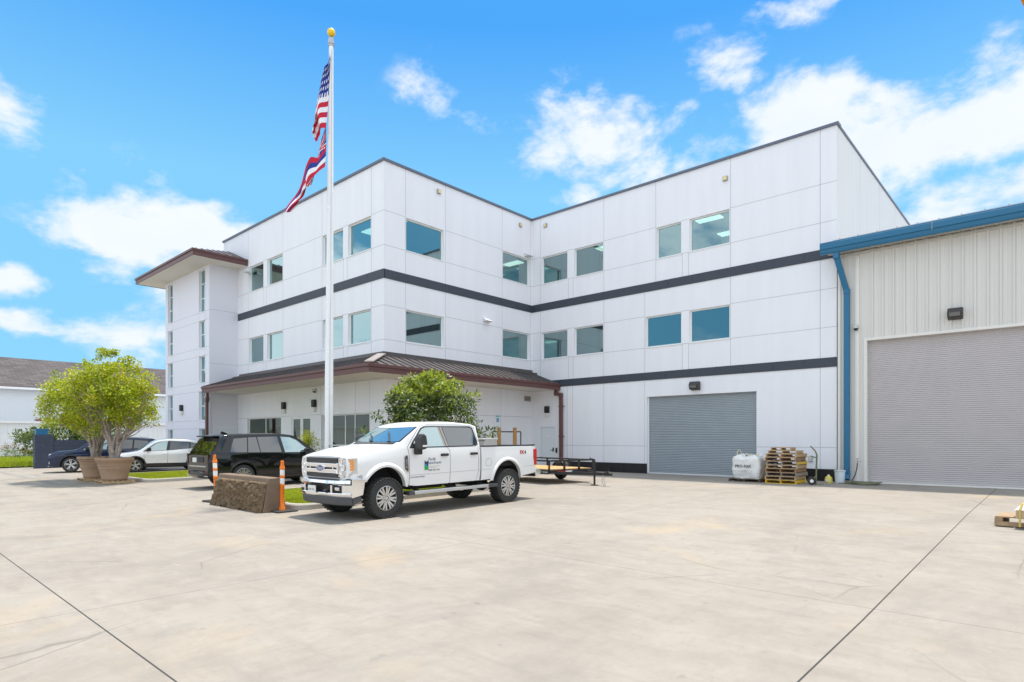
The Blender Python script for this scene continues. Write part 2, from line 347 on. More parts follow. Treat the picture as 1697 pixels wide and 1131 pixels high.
# ------------------------------------------------------------------ office building
YL, XM, YR = 15.4, -21.3, 25.1; XE = -6.27; XB = -37.4; ROOF = 13.42
def xl(p): return on_y(p, YL)
def ym(p): return on_x(p, XM)
def xr(p): return on_y(p, YR)
Bd = thing('office_building', 'white three storey office building with dark bands, brown canopy and corner stair tower', 'building', (-21.3, 25.1, 0))
OB = Vector(Bd.location)
def facade(name, P, length, holes, joints, zones, mats, top=ROOF, th=.28, parent=Bd, name_part='wall'):
    """P(s, z, d): point at distance s along the wall, height z, d behind the face. holes: (s0,s1,z0,z1). zones: (z0,z1,mat index)"""
    ss = sorted({0.0, length} | {h[0] for h in holes} | {h[1] for h in holes}); zs = sorted({0.0-.15, top} | {h[2] for h in holes} | {h[3] for h in holes} | {z for a, b, _ in zones for z in (a, b)})
    w = MB()
    for s0, s1 in zip(ss, ss[1:]):
        for z0, z1 in zip(zs, zs[1:]):
            sm, zm = (s0+s1)/2, (z0+z1)/2
            if any(h[0] < sm < h[1] and h[2] < zm < h[3] for h in holes): continue
            for d in (0, th): w.add([P(s0,z0,d),P(s1,z0,d),P(s1,z1,d),P(s0,z1,d)], [(0,1,2,3)] if d == 0 else [(3,2,1,0)], 0)
    for s0, s1, z0, z1 in holes:
        w.add([P(s0,z0,0),P(s1,z0,0),P(s1,z1,0),P(s0,z1,0),P(s0,z0,th),P(s1,z0,th),P(s1,z1,th),P(s0,z1,th)], [(0,1,5,4),(1,2,6,5),(2,3,7,6),(3,0,4,7)], 0)
    for s0, s1, z0, z1 in joints:            # thin recess-coloured joints, 2 mm proud
        hw = .011
        if s0 == s1: q = (s0-hw, s1+hw, z0, z1)
        else: q = (s0, s1, z0-hw, z1+hw)
        w.add([P(q[0],q[2],-.002),P(q[1],q[2],-.002),P(q[1],q[3],-.002),P(q[0],q[3],-.002)], [(0,1,2,3)], 1)
    return w.build(name_part, mats, parent, fix=False)
LV = (9.87, 11.31); LW = (5.85, 7.28)
def loc(v): return (v[0]-OB.x, v[1]-OB.y, v[2])
def PL(s, z, d): return loc((XB+s, YL+d, z))          # left facade, s from the left
def PM(s, z, d): return loc((XM-d, YL+s, z))          # return facade, s away from the camera
def PR(s, z, d): return loc((XM+s, YR+d, z))          # right wing
def PE(s, z, d): return loc((XE-d, YR+s, z))          # end wall above the warehouse
def window(P, s0, s1, z0, z1, mull=(), trans=(), glass=GLASS, fw=.055, parent=Bd, label=None, name='window'):
    f = MB()
    def bx(a, b, c, e, d0=.10, d1=.18):
        vs = [P(x,z,d) for d in (d0,d1) for x, z in ((a,c),(b,c),(b,e),(a,e))]
        f.add(vs, [(0,1,2,3),(7,6,5,4),(0,4,5,1),(1,5,6,2),(2,6,7,3),(3,7,4,0)], 0)
    bx(s0,s1,z0,z0+fw); bx(s0,s1,z1-fw,z1); bx(s0,s0+fw,z0+fw,z1-fw); bx(s1-fw,s1,z0+fw,z1-fw)
    for m in mull: bx(m-fw/2, m+fw/2, z0+fw, z1-fw, .105, .175)
    for q in trans: bx(s0+fw, s1-fw, q-fw/2, q+fw/2, .11, .17)
    # projecting sill and drip edge
    vs = [P(x,z,d) for d in (-.03,.10) for x, z in ((s0-.03,z0-.03),(s1+.03,z0-.03),(s1+.03,z0+.006),(s0-.03,z0+.006))]
    f.add(vs, [(0,1,2,3),(7,6,5,4),(0,4,5,1),(1,5,6,2),(2,6,7,3),(3,7,4,0)], 0)
    o = f.build(name, FRAME, parent)
    if label: o['label'] = label
    g = MB(); vs = [P(x,z,d) for d in (.135,.145) for x, z in ((s0+fw,z0+fw),(s1-fw,z0+fw),(s1-fw,z1-fw),(s0+fw,z1-fw))]
    g.add(vs, [(0,1,2,3)]); g.build('pane', glass, o, fix=False); return o
def band(P, s0, s1, z0, z1, m, seg=1.2, proud=.03, e0=0, e1=0, name='band'):
    w = MB(); n = max(1, round((s1-s0)/seg)); 
    for i in range(n):
        a = s0+(s1-s0)*i/n + (.004 if i else 0); b = s0+(s1-s0)*(i+1)/n - (.004 if i < n-1 else 0)
        vs = [P(x,z,d) for d in (-proud,.02) for x, z in ((a,z0),(b,z0),(b,z1),(a,z1))]
        w.add(vs, [(0,1,2,3),(7,6,5,4),(0,4,5,1),(1,5,6,2),(2,6,7,3),(3,7,4,0)], 0)
    return w.build(name, m, Bd)
# left facade
sL = lambda p: xl(p)-XB
lenL = XM-XB
wl = [(413,436.5),(442.8,468.3),(534.6,568.5),(576.8,614.6)]
hol = [(sL(a), sL(b), z0, z1) for a, b in wl for z0, z1 in (LV, LW)]
gw = [(sL(410), sL(465.8), .35, 2.77), (sL(532), sL(612.4), .12, 2.75)]; gd = (sL(483), sL(515), .02, 2.75)
jL = []
for p in (411.6, 468.9, 533.7, 615.5): jL += [(sL(p), sL(p), 4.2, ROOF)]
for p in (437.2, 441.6, 569.3, 575.6): jL += [(sL(p), sL(p), 8.83, 9.87), (sL(p), sL(p), 4.2, 5.85)]
for p in (411, 466.5, 531.5, 612.8, 589): jL += [(sL(p), sL(p), 2.78, 4.16)]
for z in (11.33, 9.86, 7.30, 5.84): jL += [(2.0, sL(411.6), z, z), (sL(468.9), sL(533.7), z, z), (sL(615.5), lenL, z, z)]
for z in (9.86, 5.84, 11.33, 7.30): jL += [(sL(436.5), sL(442.8), z, z), (sL(568.5), sL(576.8), z, z)]
jL += [(2.0, sL(410), 2.78, 2.78), (sL(465.8), sL(483), 2.78, 2.78), (sL(515), sL(532), 2.78, 2.78), (sL(612.4), lenL, 2.78, 2.78)]
facade('wall', PL, lenL, hol+gw+[gd], jL, [], [WALL, JOINT])
for h in hol: window(PL, *h)
k = window(PL, *gw[0], mull=(sL(437.5),), glass=GLASSD, label='wide ground floor window with one mullion under the canopy')
k = window(PL, *gw[1], mull=(sL(569),sL(585)), trans=(1.31,), glass=GLASSD, label='wide entrance window with planting reflected in it')
d = MB(); a, b, z0, z1 = gd
def pbx(w, P, a, b, c, e, d0, d1, mi=0):
    vs = [P(x,z,q) for q in (d0,d1) for x, z in ((a,c),(b,c),(b,e),(a,e))]
    w.add(vs, [(0,1,2,3),(7,6,5,4),(0,4,5,1),(1,5,6,2),(2,6,7,3),(3,7,4,0)], mi)
mid = (a+b)/2
for s0, s1 in ((a, mid-.01), (mid+.01, b)):
    for q in ((s0,s0+.12,z0,z1),(s1-.12,s1,z0,z1),(s0+.12,s1-.12,z0,.25),(s0+.12,s1-.12,z1-.14,z1)): pbx(d, PL, *q, .04, .1)
dd = d.build('entrance_door', FRAME, Bd)
g = MB()
for s0, s1 in ((a+.12, mid-.13), (mid+.13, b-.12)): g.add([PL(s0,.25,.07),PL(s1,.25,.07),PL(s1,z1-.14,.07),PL(s0,z1-.14,.07)], [(0,1,2,3)])
g.build('pane', GLASSD, dd, fix=False)
h = MB(); h.tube(PL(mid-.08,.95,-.02), PL(mid-.08,1.35,-.02), .015); h.tube(PL(mid+.08,.95,-.02), PL(mid+.08,1.35,-.02), .015); h.build('handle', STEEL, dd)
# return facade
lenM = YR-YL; sM = lambda p: ym(p)-YL
hm = [(sM(a), sM(b), z0, z1) for a, b in ((673,735.3),(833.2,877.8)) for z0, z1 in (LV, LW)]
jM = []
for p in (672, 738.1, 832.3): jM += [(sM(p), sM(p), 4.2, ROOF)]
jM += [(lenM-.12, lenM-.12, 4.2, ROOF), (sM(745), sM(745), 0, 4.16), (sM(830), sM(830), 0, 4.16)]
for z in (11.33, 9.86, 7.30, 5.84): jM += [(0, sM(672), z, z), (sM(738.1), sM(832.3), z, z), (sM(878.5), lenM, z, z)]
jM += [(0, lenM, 2.78, 2.78), (0, lenM, 1.0, 1.0)]
facade('wall', PM, lenM, hm, jM, [], [WALL, JOINT])
for h in hm: window(PM, *h)
# right wing
lenR = XE-XM; sR = lambda p: xr(p)-XM
up = [(897.6,940.2),(951.7,999.4),(1088,1129),(1142.6,1209.3)]; lo = [(897.6,940.2),(951.7,999.4),(1070,1129),(1142.6,1209.3)]
hr = [(sR(a), sR(b), *LV) for a, b in up]+[(sR(a), sR(b), *LW) for a, b in lo]
rd = (sR(1072), sR(1254), 0.0, 3.56); md = (sR(895.2), sR(920.6), .02, 2.28)
jR = []
for p, z0, z1 in ((895.5,4.7,ROOF),(1000.7,0,ROOF),(1210.8,4.7,ROOF),(1359.3,0,ROOF),(1086.8,8.83,ROOF),(1068.6,0,8.42),(949,0,4.3),(940,0,4.3)):
    jR += [(sR(p), sR(p), z0, z1)]
for p in (942, 949.8, 1130.6, 1141.2): jR += [(sR(p), sR(p), 8.83, 9.87), (sR(p), sR(p), 4.7, 5.85)]
for z in (11.33, 9.86, 7.30, 5.84):
    c = 1086.8 if z > 9 else 1068.6
    jR += [(0, sR(897), z, z), (sR(1000.7), sR(c), z, z), (sR(1210.8), lenR, z, z), (sR(940.5), sR(951), z, z), (sR(1129.5), sR(1142), z, z)]
jR += [(sR(932), sR(1072)-.02, 1.28, 1.28), (sR(1254)+.02, lenR, 1.28, 1.28)]
facade('wall', PR, lenR, hr+[rd, md], jR, [], [WALL, JOINT])
for h in hr: window(PR, *h)
# end wall, back and hidden sides
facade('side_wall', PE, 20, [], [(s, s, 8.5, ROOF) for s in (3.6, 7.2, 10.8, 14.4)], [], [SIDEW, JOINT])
w = MB(); w.box(loc((XB, 45.1, 0)), loc((XE-.3, 45.38, ROOF))); w.box(loc((XB, YL+.29, 0)), loc((XB+.28, 45.1, ROOF))); w.build('rear_wall', WALL, Bd)
w = MB(); w.box(loc((XB+.28, YL+.28, 13.05)), loc((XM-.28, 45.1, 13.2))); w.box(loc((XM-.28, YR+.28, 13.05)), loc((XE-.28, 45.1, 13.2))); w.build('roof', mat('roof_membrane', (.45,.45,.45), .9), Bd)
# coping
w = MB(); c0, c1 = ROOF, ROOF+.10
w.box(loc((XB-.06, YL-.07, c0)), loc((XM+.07, YL+.33, c1))); w.box(loc((XM-.33, YL+.33, c0)), loc((XM+.07, YR-.07, c1)))
w.box(loc((XM-.33, YR-.07, c0)), loc((XE+.07, YR+.33, c1))); w.box(loc((XE-.33, YR+.33, c0)), loc((XE+.04, 45.38, c1))); w.build('roof_coping', COPING, Bd)
band(PL, 2.0, lenL+.03, 8.44, 8.83, BAND); band(PM, 0, lenM-.03, 8.44, 8.83, BAND); band(PR, .03, lenR+.02, 8.44, 8.83, BAND)
band(PR, .9, lenR+.02, 4.33, 4.69, BAND)
band(PR, sR(932), sR(1072), 0, .46, BASE, seg=.6, proud=.04, name='base_tiles'); band(PR, sR(1254), lenR-.02, 0, .46, BASE, seg=.6, proud=.04, name='base_tiles')
# grey roll-up door of the wing
def shutter(name, P, s0, s1, z0, z1, m, pitch=.075, depth=.018, dist=.16, parent=Bd):
    w = MB(); prof = []; z = z0
    while z < z1-.001:
        for k, dd in ((0,0),(.18,.55),(.4,1),(.62,.85),(.86,.2)): prof.append((min(z+k*pitch, z1), dist-depth*dd))
        z += pitch
    prof.append((z1, dist)); n = len(prof)
    w.add([P(s0,a,b) for a, b in prof]+[P(s1,a,b) for a, b in prof], [(i, n+i, n+i+1, i+1) for i in range(n-1)])
    return w.build(name, m, parent, smooth=50, fix=False)
shutter('roller_door', PR, rd[0], rd[1], .06, rd[3], mat('shutter_grey', (.30,.335,.36), .5, metal=.15, var=.06, scale=1.5))
w = MB(); pbx(w, PR, rd[0], rd[1], 0, .06, .13, .2); pbx(w, PR, rd[0], rd[0]+.05, .06, rd[3], .10, .15); pbx(w, PR, rd[1]-.05, rd[1], .06, rd[3], .10, .15); w.build('door_track', WHITE, Bd)
# staff door
w = MB(); a, b, z0, z1 = md
pbx(w, PR, a, a+.06, z0, z1, -.012, .1); pbx(w, PR, b-.06, b, z0, z1, -.012, .1); pbx(w, PR, a+.06, b-.06, z1-.06, z1, -.012, .1); pbx(w, PR, a+.065, b-.065, z0, z1-.065, .03, .08)
sd_ = w.build('staff_door', DOORW, Bd, bevel=.006)
w = MB(); pbx(w, PR, b-.20, b-.13, .95, 1.15, -.005, .03); w.tube(PR(b-.17,1.02,-.05), PR(b-.30,1.02,-.05), .014); w.tube(PR(b-.17,1.02,-.05), PR(b-.17,1.02,.02), .014); w.build('handle', DGREY, sd_)
w = MB(); pbx(w, PR, b+.03, b+.12, .88, 1.14, -.04, 0); w.build('keypad', BLACK, Bd)
w = MB(); pbx(w, PR, a+.38, b-.38, 1.72, 1.82, .018, .029); w.build('door_plate', WHITE, sd_)
w = MB(); pbx(w, PL, sL(380), sL(390), .1, 2.1, -.01, 0); 
# canopy wrapping the corner
XC, YC, XCL = -19.35, 13.3, -35.2; ZS, ZE, ZT = 4.16, 4.46, 5.20
w = MB(); 
w.box(loc((XCL, YC+.06, ZS)), loc((XM, YL, ZS+.05))); w.box(loc((XM, YC+.06, ZS)), loc((XC-.06, YR, ZS+.05))); w.build('canopy_soffit', SOFFIT, Bd)
w = MB(); w.box(loc((XCL, YC, ZS-.01)), loc((XC, YC+.058, ZE))); w.box(loc((XC-.058, YC+.058, ZS-.01)), loc((XC, YR, ZE)))
w.box(loc((XCL, YC-.05, ZE-.10)), loc((XC+.05, YC, ZE+.02))); w.box(loc((XC, YC, ZE-.10)), loc((XC+.05, YR-.03, ZE+.02))); w.build('canopy_fascia', BROWN, Bd, bevel=.008)
r = MB(); e = Vector((XC, YC, ZE)); q0 = (XCL, YC, ZE+.01); q1 = (XC, YC, ZE+.01); q2 = (XM, YL, ZT); q3 = (XCL, YL, ZT); q4 = (XC, YR, ZE+.01); q5 = (XM, YR, ZT)
r.add([loc(v) for v in (q0,q1,q2,q3,q4,q5)], [(0,1,2,3),(1,4,5,2)], 0)
r.add([loc(v) for v in (q0,q3,(XCL,YL,ZE),(XCL,YC,ZE))], [(0,1,2,3)], 0)
def rz_at(dist): return ZE+.01+(ZT-ZE-.01)*dist
x = XCL+.05
while x < XC:
    t = min(1.0, (XC-x)/(XC-XM)) if x > XM else 1.0
    t2 = min(t, .80)
    p = Vector(loc((x, YC, rz_at(0)+.015))); q = Vector(loc((x, YC+(YL-YC)*t2, rz_at(t2)+.015))); r.bar(p, q, .035, .055, 0); x += .42
y = YC+.05
while y < YR:
    t = min(1.0, (y-YC)/(YL-YC)) if y < YL else 1.0
    t2 = min(t, .80)
    p = Vector(loc((XC, y, rz_at(0)+.015))); q = Vector(loc((XC+(XM-XC)*t2, y, rz_at(t2)+.015))); r.bar(p, q, .035, .055, 0); y += .42
r.build('canopy_roof', ROOFM, Bd, fix=False)
r = MB(); r.bar(loc((XCL, YC+(YL-YC)*.82, rz_at(.82)+.05)), loc((XM+.35, YC+(YL-YC)*.82, rz_at(.82)+.05)), .06, .06); r.bar(loc((XC+(XM-XC)*.82, YL-.35, rz_at(.82)+.05)), loc((XC+(XM-XC)*.82, YR, rz_at(.82)+.05)), .06, .06)
r.bar(loc((XCL, YL-.02, ZT+.04)), loc((XM+.03, YL-.02, ZT+.04)), .05, .16); r.bar(loc((XM+.02, YL-.02, ZT+.04)), loc((XM+.02, YR, ZT+.04)), .05, .16); r.build('canopy_flashing', ROOFM, Bd)
r = MB(); r.bar(loc((XC-.02, YC+.02, ZE+.07)), loc((XM+.30, YL-.32, rz_at(.84)+.07)), .34, .05); r.build('hip_cap', HIPM, Bd)
# downspouts of the canopy
def spout(pts, m, w_=.11, name='downspout', parent=Bd, o=OB, straps=()):
    s = MB()
    for a, b in zip(pts, pts[1:]): s.bar(Vector(a)-o, Vector(b)-o, w_, w_*.8, up=(0,1,0))
    for p in pts[1:-1]: s.obox(Vector(p)-o, (w_*1.04, w_*1.04, w_*1.04))
    for z in straps: s.obox(Vector((pts[-1][0]+.02, pts[-1][1], z))-o, (w_+.16, w_*.85, .035), mi=0)
    return s.build(name, m, parent, bevel=.01)
spout([(-19.5, YR-.18, ZS), (-19.5, YR-.18, 3.95), (-19.22, YR-.14, 3.9), (-19.22, YR-.12, .05)], BROWN, .17, straps=(3.3, 1.75, .5))
spout([(-34.95, 13.5, ZS), (-34.95, 13.5, 3.85), (-35.25, 13.6, 3.75), (-35.25, 13.6, .05)], BROWN, .17)
# ------------------------------------------------------------------ stair tower (part of the building)
TX0, TX1, TY, TZ = -42.3, -35.45, 13.8, 11.45
def PT(s, z, d): return loc((TX0+s, TY+d, z))
def PS(s, z, d): return loc((TX1-d, TY+s, z))
TOWER = mat('tower_stucco', (.76,.75,.81), .78, var=.03, scale=.4, bump=.1, bscale=60)
sT = lambda p: on_y(p, TY)-TX0
slots = [(.6,2.2),(2.66,4.34),(4.80,6.36),(6.82,8.38),(8.87,11.32)]
ht = [(sT(a), sT(b), z0, z1) for a, b in ((278.6,286),(330,339.6)) for z0, z1 in slots]
jT = []
for a, b in slots: jT += [(0, TX1-TX0, a, a), (0, TX1-TX0, b, b)]
jT = [j for j in jT if not (j[2] > 11)]
jj = []
for s0, s1, z, _ in jT:
    jj += [(0, ht[0][0], z, z), (ht[0][1], ht[5][0], z, z), (ht[5][1], s1, z, z)]
jj += [(s, s, 0, TZ) for s in (ht[0][0]-.02, ht[0][1]+.02, ht[5][0]-.02, ht[5][1]+.02)]
facade('tower_wall', PT, TX1-TX0, ht, jj, [], [TOWER, JOINT], top=TZ, name_part='tower_wall')
for h in ht:
    tr = ((h[2]+h[3])/2,) if h[3]-h[2] < 2 else (9.67, 10.52)
    window(PT, *h, trans=tr, fw=.045)
facade('tower_wall', PS, 1.6, [], [(0,1.6,8.9,8.9),(0,1.6,5.87,5.87)], [], [TOWER, JOINT], top=TZ, name_part='tower_wall')
w = MB(); w.box(loc((TX0, TY+.29, 0)), loc((TX0+.28, 21.0, TZ))); w.box(loc((TX0+.28, 20.7, 0)), loc((XB, 21.0, TZ))); w.build('tower_wall', TOWER, Bd)
w = MB(); pbx(w, PS, .25, 1.55, .05, 2.25, -.015, -.002); td = w.build('tower_door', DOORW, Bd)
w = MB(); pbx(w, PS, .20, .25, .05, 2.3, -.03, 0); pbx(w, PS, .25, 1.55, 2.25, 2.3, -.03, 0); w.build('door_frame', FRAME, td)
# tower roof
e0 = (-43.5, 12.45); e1 = (-34.15, 12.45); zt0, zt1 = 11.42, 11.74
w = MB(); w.box(loc((e0[0]+.05, e0[1]+.05, zt0)), loc((e1[0]-.05, YL-.02, zt0+.04))); w.box(loc((e0[0]+.05, YL-.02, zt0)), loc((XB-.02, 22.1, zt0+.04))); w.build('tower_soffit', mat('tower_soffit_paint', (.70,.66,.60), .8, var=.02), Bd)
w = MB(); w.box(loc((e0[0], e0[1], zt0-.02)), loc((e1[0], e0[1]+.05, zt1))); w.box(loc((e1[0]-.05, e0[1]+.05, zt0-.02)), loc((e1[0], YL-.01, zt1))); w.box(loc((e0[0], e0[1]+.05, zt0-.02)), loc((e0[0]+.05, 22.2, zt1)))
w.box(loc((e0[0]-.04, e0[1]-.05, zt1-.1)), loc((e1[0]+.04, e0[1], zt1+.02))); w.box(loc((e1[0], e0[1], zt1-.1)), loc((e1[0]+.04, YL-.01, zt1+.02))); w.build('tower_fascia', BROWN, Bd, bevel=.008)
w = MB(); ap0 = (-39.6, 16.3, 12.9); ap1 = (-38.0, 16.3, 12.9); c = [(e0[0], e0[1], zt1), (e1[0], e0[1], zt1), (e1[0], YL-.01, zt1), (e0[0], 22.2, zt1), (XB-.01, 22.2, zt1), (XB-.01, YL-.01, 12.72), (-36.6,YL-.01,12.72)]
w.add([loc(v) for v in (c[0], c[1], ap1, ap0, c[2], c[3], c[4], c[5], c[6])], [(0,1,8,7,3),(1,4,8),(0,3,7,6,5)], 0)
for i in range(22):
    x = e0[0]+.2+i*.42; t = min(1, (e1[0]-x)/2.9, (x-e0[0])/2.9)*.95
    if x < e1[0]-.1: w.bar(loc((x, e0[1], zt1+.02)), loc((x, e0[1]+2.9*t, zt1+.02+.98*t)), .035, .05)
for i in range(7):
    y = e0[1]+.2+i*.42; t = min(1, (y-e0[1])/2.9)*.95
    if y < YL-.05: w.bar(loc((e1[0], y, zt1+.02)), loc((e1[0]-2.4*t, y, zt1+.02+.96*t)), .035, .05)
w.build('tower_roof', ROOFM, Bd, fix=False)
# floors, ceilings and ceiling lamps inside
INT = mat('interior_paint', (.42,.42,.40), .8, var=.03); FLR = mat('interior_carpet', (.12,.13,.14), .9)
w = MB()
for z0, z1 in ((4.30,4.55),(8.25,8.60),(12.15,12.2)):
    w.box(loc((XB+.29, YL+.29, z0)), loc((XM-.29, 45, z1))); w.box(loc((XM-.29, YR+.29, z0)), loc((XE-.29, 45, z1)))
w.build('floor_slab', INT, Bd)
w = MB(); 
for z0, z1 in ((0,4.30),(4.55,8.25),(8.6,12.15)):
    w.box(loc((XB+.3, YL+7.5, z0)), loc((XM-8, YL+7.6, z1))); w.box(loc((XM-8, YL+7.6, z0)), loc((XM-7.9, YR+8, z1))); w.box(loc((XM-7.9, YR+7.9, z0)), loc((XE-.3, YR+8, z1)))
    w.box(loc((-28.6, YL+.3, z0)), loc((-28.5, YL+7.5, z1))); w.box(loc((-14.6, YR+.3, z0)), loc((-14.5, YR+7.9, z1)))
w.build('partition_wall', INT, Bd)
LAMP = mat('ceiling_lamp_light', (1,.97,.9), .5, var=0, emit=1.8)
for z in (12.14, 8.24):
    for x, y in ((-23.2,18.0),(-23.2,21.5),(-25.8,18.0),(-18.5,28.2),(-15.8,28.2),(-12.5,27.8),(-9.5,27.8),(-24.4,27.0),(-31.5,18.4),(-34.4,18.4),(-12.5,30.4),(-17.5,30.8)):
        if z < 9 and x > -20: continue
        w = MB(); w.box(loc((x-.6, y-.3, z-.03)), loc((x+.6, y+.3, z))); w.build('ceiling_lamp', LAMP, Bd)
# hooded vents on the walls
def vent(P, s, z, w_=.42, h=.2, name='vent_hood'):
    v = MB(); n = [P(s-w_/2,z-h,0),P(s+w_/2,z-h,0),P(s+w_/2,z,0),P(s-w_/2,z,0),P(s-w_/2,z-h*.75,-.30),P(s+w_/2,z-h*.75,-.30)]
    v.add(n, [(3,2,5,4),(0,4,5,1),(0,3,4),(1,5,2)], 0); v.build(name, mat('vent_grey', (.62,.63,.64), .5, var=.05), Bd)
vent(PL, sL(415), 10.95+.15); vent(PM, sM(873), 11.55); vent(PM, sM(805), 7.62)
v = MB(); s0 = sM(873.8); pbx(v, PM, s0-.28, s0+.28, 3.62, 3.92, -.03, 0, 0); pbx(v, PM, s0-.23, s0+.23, 3.66, 3.88, -.035, -.03, 1)
for i in range(4): pbx(v, PM, s0-.23, s0+.23, 3.68+i*.055, 3.70+i*.055, -.05, -.035, 0)
v.build('wall_vent', [mat('vent_beige', (.55,.50,.42), .6), DGREY], Bd)
# ------------------------------------------------------------------ steel warehouse on the right
YW = 25.05; XW0 = -6.22; XW1 = 14.0; GH = 8.5
Wh = thing('warehouse', 'pale ribbed metal warehouse with blue gutter and a very large roller door', 'building', (XW0, YW, 0)); OW = Vector(Wh.location)
def lw(v): return (v[0]-OW.x, v[1]-OW.y, v[2])
def PW(s, z, d): return lw((XW0+s, YW+d, z))
METALW = mat('ribbed_metal_offwhite', (.68,.655,.61), .55, metal=0, var=.05, scale=1.0, streak=1.5)
METALT = mat('metal_trim_offwhite', (.76,.73,.68), .5, var=.03)
BLUE = mat('blue_painted_metal', (.012,.14,.27), .38, var=.05)
dx0 = on_y(1437, YW)-XW0; dx1 = dx0+6.6; dz = 5.18
w = MB()
def ribbed(w, s0, s1, z0, z1):
    pts = []; s = s0; P_ = .33
    while s < s1-.001:
        for k, dd in ((0,0),(.32,0),(.35,.008),(.38,0),(.72,0),(.74,-.045),(.90,-.045),(.92,.004),(.97,.004)):
            if s+k*P_ <= s1: pts.append((s+k*P_, dd))
        s += P_
    pts.append((s1, 0)); n = len(pts)
    w.add([PW(a, z0, d) for a, d in pts]+[PW(a, z1, d) for a, d in pts], [(i, i+1, n+i+1, n+i) for i in range(n-1)])
ribbed(w, 0, dx0-.1, .02, GH); ribbed(w, dx0-.1, dx1+.1, dz+.1, GH); ribbed(w, dx1+.1, XW1-XW0, .02, GH)
for i in range(60):
    for z in (1.2, 3.0, 4.8, 6.3, 7.6):
        s = .05+i*.33
        if s < XW1-XW0 and not (dx0-.1 < s < dx1+.1 and z < dz+.2): pbx(w, PW, s-.008, s+.008, z-.008, z+.008, -.006, 0)
w.build('ribbed_wall', METALW, Wh, fix=False)
w = MB(); w.box(lw((XW0, YW+.25, 0)), lw((XW0+dx0-.1, YW+.3, GH))); w.box(lw((XW0+dx1+.1, YW+.25, 0)), lw((XW1, YW+.3, GH))); w.box(lw((XW0+dx0-.1, YW+.25, dz+.1)), lw((XW0+dx1+.1, YW+.3, GH)))
w.box(lw((XW1-.2, YW+.3, 0)), lw((XW1, 60, GH))); w.build('inner_wall', METALW, Wh)
w = MB()
for a, b, c, e in ((dx0-.1,dx0,0,dz+.1),(dx1,dx1+.1,0,dz+.1),(dx0,dx1,dz,dz+.1)): pbx(w, PW, a, b, c, e, -.045, .22)
pbx(w, PW, 0, .10, 0, GH, -.04, 0); pbx(w, PW, dx0, dx1, 0, .05, .0, .2)
pbx(w, PW, .62, .72, 0, 8.3, -.05, 0)
w.build('door_trim', METALT, Wh, bevel=.006)
shutter('roller_door', PW, dx0, dx1, .05, dz, mat('shutter_mauve_grey', (.49,.45,.445), .5, metal=0, var=.05, scale=1.2), pitch=.068, depth=.02, dist=.17, parent=Wh)
# eave: soffit, brackets, gutter and roof
EY = 24.40; EX = -6.66; GZ0, GZ1 = 8.44, 8.86
w = MB(); w.add([lw((EX+.15, EY+.12, GZ0+.04)), lw((XW1, EY+.12, GZ0+.04)), lw((XW1, YW+.24, GZ0+.10)), lw((EX+.15, YW+.24, GZ0+.10))], [(0,1,2,3)])
x = EX+.5
while x < XW1: w.bar(lw((x, EY+.12, GZ0+.02)), lw((x, YW, GZ0+.08)), .03, .05); x += .33
w.bar(lw((XW0, YW-.03, GZ0-.03)), lw((XW1, YW-.03, GZ0-.03)), .06, .07); w.build('soffit', mat('soffit_metal', (.55,.54,.50), .6), Wh, fix=False)
w = MB(); prof = [(EY+.13,GZ0),(EY+.03,GZ0),(EY+.0,GZ0+.05),(EY-.02,GZ0+.16),(EY-.06,GZ0+.18),(EY-.07,GZ0+.36),(EY-.03,GZ0+.38),(EY-.03,GZ1),(EY+.13,GZ1-.02)]
w.prism([(a-OW.y, b) for a, b in prof], 'x', EX-OW.x, XW1-OW.x, 0)
for x in (-3.2, 1.0, 5.2): w.bar(lw((x, EY-.08, GZ0+.12)), lw((x, EY-.08, GZ1+.03)), .03, .012, mi=1)
w.build('gutter', [BLUE, STEEL], Wh)
w = MB(); w.prism([(EY+.0-OW.y, GZ1), (EY+.0-OW.y, GZ1+.035), (62-OW.y, 11.6), (62-OW.y, 11.5)], 'x', XW0-OW.x, XW1+.3-OW.x, 0)
x = XW0+.2
while x < XW1: w.bar(lw((x, EY+.02, GZ1+.05)), lw((x, 61.9, 11.62)), .04, .05); x += .6
w.build('roof', mat('galvalume_roof', (.42,.43,.45), .4, metal=.5), Wh)
px = on_y(1403.5, YW-.12)
spout([(on_y(1385, EY+.1), EY+.12, GZ0+.06), (on_y(1386, EY+.1), EY+.12, GZ0-.12), (px, YW-.12, 7.05), (px, YW-.12, .32), (px+.02, YW-.22, .10)], BLUE, .19, parent=Wh, o=OW)
# ------------------------------------------------------------------ fittings on the walls
def frame_of(P, s, z, d=0):             # thing location and rotation for a fitting on a wall
    return P(s, z, d)
def unloc(v, o): return (v[0]+o.x, v[1]+o.y, v[2])
LENS = mat('sconce_lens', (.75,.74,.68), .3, var=0)
BRONZE = mat('bronze_fitting', (.045,.035,.032), .45, var=.05)
sc = thing('wall_sconce', '-', 'wall light', (0,0,0), group='dark wall sconces with pale lenses')
w = MB(); w.box((-.13,-.16,0), (.13,0,.36)); w.build('housing', BLACK, sc, bevel=.02)
w = MB(); w.box((-.11,-.14,-.22), (.11,-.01,-.002)); w.build('lens', LENS, sc, bevel=.03)
def put(src, pos, rz, label, first=False):
    if first: src.location = pos; src.rotation_euler = (0,0,rz); src['label'] = label; return src
    return copy_tree(src, label, pos, rz)
put(sc, (on_y(472.3, YL), YL, 3.15), 0, 'dark sconce on the canopy wall, just left of the glass entrance doors', True)
put(sc, (on_y(522.5, YL), YL, 3.15), 0, 'dark sconce right of the glass entrance doors, beside the flagpole')
put(sc, (on_y(302.5, TY), TY, 3.3), 0, 'dark sconce alone on the stair tower wall between its two window strips')
put(sc, (on_y(907.8, YR), YR, 2.98), 0, 'dark sconce above the grey staff door at the end of the canopy')
